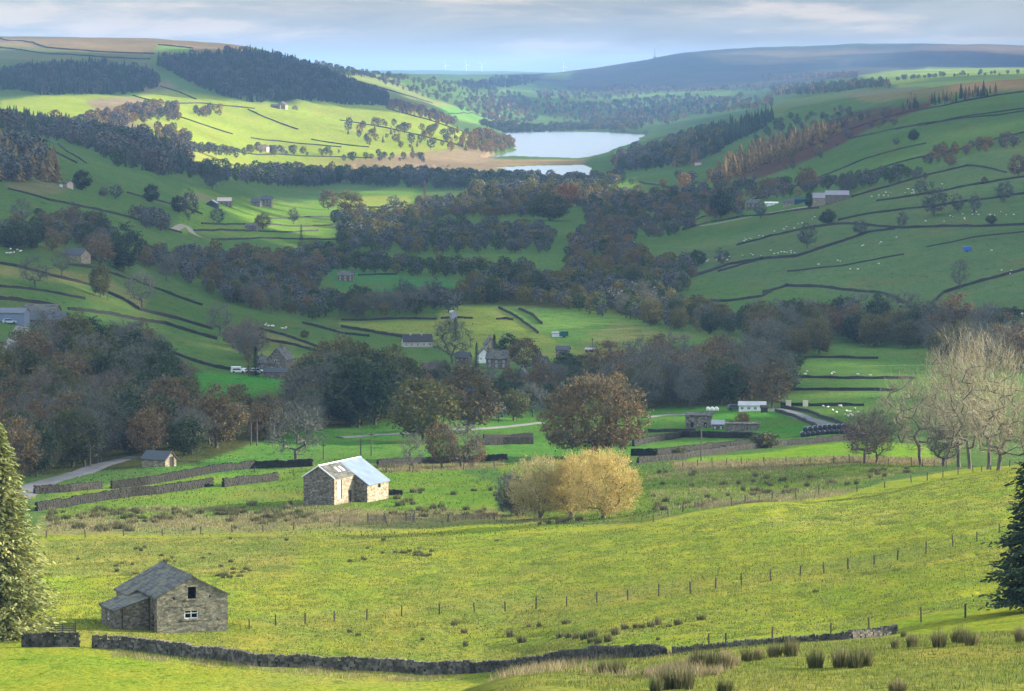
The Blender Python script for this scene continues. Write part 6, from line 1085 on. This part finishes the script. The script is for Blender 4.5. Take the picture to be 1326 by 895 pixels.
scatter([(60,700),(320,695),(560,705),(420,760),(120,745)], 26, (.5,1.0), (.3,.55), 'small rush clump on the bright left field', 'small rushes on the bright left field', 8); scatter([(440,712),(560,706),(570,720),(460,728)], 14, (.5,1.0), (.3,.5), 'small rush clump on the bright middle field', 'small rushes on the bright middle field', 9); scatter([(260,735),(310,725),(330,745),(280,752)], 14, (.6,1.1), (.35,.55), 'small rush clump behind the foreground barn', 'small rushes behind the foreground barn', 10)
scatter([(680,672),(800,671),(890,668),(880,676),(690,680)], 22, (.6,1.1), (.4,.7), 'small rush clump along the foot of the golden willow', 'small rushes below the willow', 11)
DARKB = leafmat('dark_tussock_blades', [(.022,.045,.008), (.045,.075,.012), (.09,.11,.02)], .5, .1)
def grassmass(name, label, regions, seed=1):
    r = np.random.default_rng(seed); Vs = []; Ms = []; mats = []
    for P, n, h, w, mat, dmin, clump in regions:
        W = wpoly(P, dmin); x0, y0 = W.min(0); x1, y1 = W.max(0); X = r.uniform(x0, x1, n*3); Y = r.uniform(y0, y1, n*3); m = pip(X, Y, W) & (fbm(X/clump, Y/clump/1.6, 81, 3) > r.uniform(-.35,.3,len(X)))
        X, Y = X[m][:n], Y[m][:n]; k = len(X); Z = ground(X, Y); l = h*r.uniform(.5,1.2,k); a = r.uniform(0,6.28,k); t = r.uniform(.1,.6,k)*l; b2 = r.uniform(0,6.28,k)
        C = np.stack([X, Y, Z-.04], 1); S = np.stack([np.cos(a)*w, np.sin(a)*w, 0*a], 1); T_ = C+np.stack([np.cos(b2)*t, np.sin(b2)*t, l+.04], 1)
        Vs.append(np.stack([C-S, C+S, T_], 1).reshape(-1, 3)); 
        if mat not in mats: mats.append(mat)
        Ms += [mats.index(mat)]*k
    V = np.concatenate(Vs); tag(link(name, npmesh(name, V, np.arange(len(V)).reshape(-1, 3), mats, Ms)), label, 'grass', None, 'stuff')
KN = [(640,896),(700,874),(770,862),(850,849),(960,839),(1100,830),(1230,822),(1335,817),(1335,897),(1000,899),(640,899)]
grassmass('rough_grass', 'tufts of straw coloured and green rough grass', [
 ([(560,899),(660,878),(720,872),(800,876),(880,885),(900,899)], 16000, .6, .02, STRAW, 100, 4), ([(830,874),(900,858),(940,852),(960,860),(930,875),(860,885)], 6000, .45, .02, STRAW, 100, 3),
 ([(60,700),(440,692),(840,680),(1000,655),(1110,640),(1326,606),(1400,600),(1400,780),(1200,795),(900,835),(640,865),(442,858),(300,850),(60,815)], 170000, .16, .07, GREENB, 330, 2.2), ([(60,700),(440,692),(840,680),(1110,640),(1326,606),(1326,780),(900,835),(640,865),(300,850),(60,815)], 16000, .18, .07, STRAW, 330, 3),
 ([(60,700),(440,692),(840,680),(1000,655),(1110,640),(1326,606),(1400,600),(1400,780),(1200,795),(900,835),(640,865),(442,858),(300,850),(60,815)], 4500, .22, .09, DARKB, 330, 2.5), ([(60,700),(440,692),(840,680),(1326,606),(1326,780),(900,835),(640,865),(300,850),(60,815)], 5000, .22, .09, DARKB, 330, 14), (KN, 12000, .2, .02, DARKB, 100, 2),
 ([(60,600),(300,590),(660,600),(900,592),(1230,600),(1110,636),(840,672),(60,690)], 14000, .3, .10, DARKB, 450, 5),
 (KN, 60000, .16, .016, GREENB, 100, 3), (KN, 9000, .2, .016, STRAW, 100, 5),
 ([(119,842),(285,858),(442,869),(600,876),(600,881),(300,866),(119,848)], 6000, .5, .03, STRAW, 330, 3), ([(119,838),(285,853),(442,866),(640,872),(640,878),(442,872),(285,860),(119,845)], 5000, .45, .03, GREENB, 330, 3), ([(610,873),(760,858),(870,850),(870,846),(700,860)], 5000, .6, .03, STRAW, 330, 3),
 ([(60,664),(200,655),(385,652),(640,660),(655,672),(400,684),(60,692)], 15000, .45, .06, STRAW, 450, 7), ([(835,612),(1080,602),(1220,606),(1100,634),(850,668)], 7000, .45, .06, STRAW, 450, 7), ([(870,600),(1060,592),(1225,596),(1225,602),(1060,602),(880,608)], 7000, .6, .06, STRAW, 450, 6),
 ([(900,655),(1000,646),(1110,634),(1110,638),(1000,650),(900,661)], 5000, .6, .05, STRAW, 450, 4), ([(480,604),(656,596),(656,604),(500,612)], 4000, .6, .06, STRAW, 500, 5), ([(380,668),(640,664),(650,672),(390,678)], 6000, .6, .05, STRAW, 450, 4)])
# ------------------------------------------------------------------ clouds that shade the valley, and the autumn haze
SHADE = [[(-260,634),(140,622),(185,598),(300,590),(420,598),(650,600),(700,586),(880,582),(1000,576),(1120,572),(1250,566),(1700,560),(1700,60),(1330,95),(1100,118),(1000,128),(900,158),(800,205),(760,228),(660,232),(560,226),(440,222),(250,222),(200,196),(130,178),(60,168),(-260,150)],
 [(-260,60),(0,62),(190,72),(330,64),(440,96),(515,122),(560,136),(600,152),(520,142),(440,141),(330,140),(230,128),(200,126),(110,128),(-260,132)],
 [(560,104),(700,92),(850,68),(1000,74),(1700,72),(1700,84),(1330,88),(1120,95),(1000,108),(820,112),(700,118),(600,112)], [(640,118),(900,118),(1000,125),(960,140),(860,160),(760,150),(690,150)]]
LIT = [[(425,250),(545,248),(550,275),(430,278)], [(590,248),(640,242),(780,240),(790,262),(620,272)], [(760,236),(840,228),(850,242),(780,252)], [(320,262),(430,262),(430,285),(320,285)], [(925,232),(990,190),(1100,160),(1100,172),(1010,206),(960,232)], [(550,398),(720,396),(780,430),(700,440),(560,418)]]
THIN = [[(40,385),(140,395),(290,440),(340,475),(240,462),(100,415),(0,400)], [(1000,440),(1210,450),(1326,480),(1326,540),(1100,545),(1010,525)], [(120,630),(200,560),(430,520),(700,500),(880,520),(880,590),(640,604),(300,600)], [(230,240),(440,240),(540,250),(530,275),(440,310),(230,305)], [(780,400),(880,430),(1000,445),(860,455)], [(1080,200),(1326,150),(1326,230),(1120,260)], [(0,340),(100,360),(200,400),(100,395),(0,375)]]
def cloud_sheet(z0, cell, reg, ylim, seed, thick):
    s0 = (z0+60)/SD.z; gx = np.arange(reg[0], reg[1], cell); gy = np.arange(ylim[0], ylim[1], cell); X, Y = np.meshgrid(gx, gy, indexing='ij'); X = X+SD.x*s0; Y = Y+SD.y*s0
    s = np.full(X.shape, s0)
    for _ in range(30): s = .6*s+.4*(z0-ground(X-SD.x*s, Y-SD.y*s))/SD.z
    px, py = X-SD.x*s, Y-SD.y*s; k = cell*1.2; nx_ = px+fbm(px/160, py/220, seed, 3)*k*1.2; ny_ = py+fbm(px/160, py/220, seed+9, 3)*k*2
    m = np.zeros(X.shape, bool)
    for P in SHADE: m |= pip(nx_, ny_, wpoly(P, 600))
    if z0 > ZC: m &= (fbm(px/900, py/1600, 123, 3) > -.22) | (py < 9000)
    for P in LIT: m &= ~pip(nx_-40, ny_, wpoly(P, 600))
    for P in THIN: m &= ~(pip(nx_-40, ny_, wpoly(P, 600)) & (fbm(px/38, py/60, 133, 2) > .02))
    # how deep inside the sheet each cell lies
    dist = m.astype(float)
    for q in range(6):
        e = m.copy()
        for _ in range(q+1): e[1:-1, 1:-1] = e[1:-1, 1:-1] & e[:-2, 1:-1] & e[2:, 1:-1] & e[1:-1, :-2] & e[1:-1, 2:]
        dist += e
    f = (dist-1)/6; V = []; F = []; idx = {}
    jx = fbm(X/90, Y/90, seed+3, 2)*cell*.5; top = z0+thick*(.15+f*(.6+.5*vnoise(X/150, Y/150, seed+5))+.1*vnoise(X/60, Y/60, seed+6)); bot = z0-thick*.1*vnoise(X/120, Y/120, seed+7)
    ci = m[:-1, :-1] & m[1:, :-1] & m[1:, 1:] & m[:-1, 1:]; nid = np.full(X.shape, -1); used = np.zeros(X.shape, bool)
    for a_, b_ in ((0,0),(1,0),(1,1),(0,1)): used[a_:a_+ci.shape[0], b_:b_+ci.shape[1]] |= ci
    nid[used] = np.arange(used.sum()); nu = int(used.sum()); VT = np.stack([X[used]+jx[used], Y[used]+jx[used], top[used]], 1); VB = np.stack([X[used]+jx[used], Y[used]+jx[used], bot[used]], 1)
    I_, J_ = np.where(ci); a_, b_, c_, d_ = nid[I_, J_], nid[I_+1, J_], nid[I_+1, J_+1], nid[I_, J_+1]
    FT = np.stack([a_, b_, c_, d_], 1); FB = np.stack([d_, c_, b_, a_], 1)+nu; FS = []
    cp = np.pad(ci, 1)
    for di, dj, p0, p1 in ((-1,0,(0,1),(0,0)),(1,0,(1,0),(1,1)),(0,-1,(0,0),(1,0)),(0,1,(1,1),(0,1))):
        e = ~cp[I_+1+di, J_+1+dj]; i2, j2 = I_[e], J_[e]; u = nid[i2+p0[0], j2+p0[1]]; v_ = nid[i2+p1[0], j2+p1[1]]; FS.append(np.stack([u+nu, v_+nu, v_, u], 1))
    return np.concatenate([VT, VB]), np.concatenate([FT, FB]+FS)
CLOUDM, nt, b = newmat('cloud'); b.inputs['Base Color'].default_value = (.85,.85,.87,1); b.inputs['Roughness'].default_value = 1; b.inputs['Specular IOR Level'].default_value = 0
ZT = float(GZ[:, DD < 20000].max())+25; ZC = max(430, ZT+120)
for nm, cell, reg, yl, sd, th, lab in (('near_cloud_bank', 26, (-1100, 1300), (560, 3300), 91, 45, 'grey cloud bank shading the valley floor'), ('far_cloud_bank', 60, (-2600, 3200), (3302, 15500), 95, 90, 'grey cloud bank shading the far hills')):
    Vc_, Fc_ = cloud_sheet(ZC if nm[0] == 'n' else ZC+15, cell, reg, yl, sd, th)
    tag(link(nm, npmesh(nm, Vc_, Fc_, [CLOUDM], smooth=True)), lab, 'cloud', None, 'structure')
if HAZE > 0:
    HM = bpy.data.materials.new('haze_air'); HM.use_nodes = True; nt = HM.node_tree; nt.nodes.clear(); o = N(nt, 'ShaderNodeOutputMaterial'); v = N(nt, 'ShaderNodeVolumePrincipled'); v.inputs['Color'].default_value = (*HAZE_C, 1); v.inputs['Density'].default_value = HAZE; v.inputs['Anisotropy'].default_value = HAZE_G
    nt.links.new(v.outputs[0], o.inputs['Volume']); h = MB(); X1 = 34500; h.box(-X1, X1, -300, 35500, float(GZ.min())-1.2, ZT, HM); ho = h.build('haze'); tag(ho, 'thin blue autumn haze filling the valley', 'haze', None, 'stuff'); ho.data.materials.clear(); ho.data.materials.append(HM)
print('ZT', ZT, 'GZmin', float(GZ.min()), 'ZC', ZC)
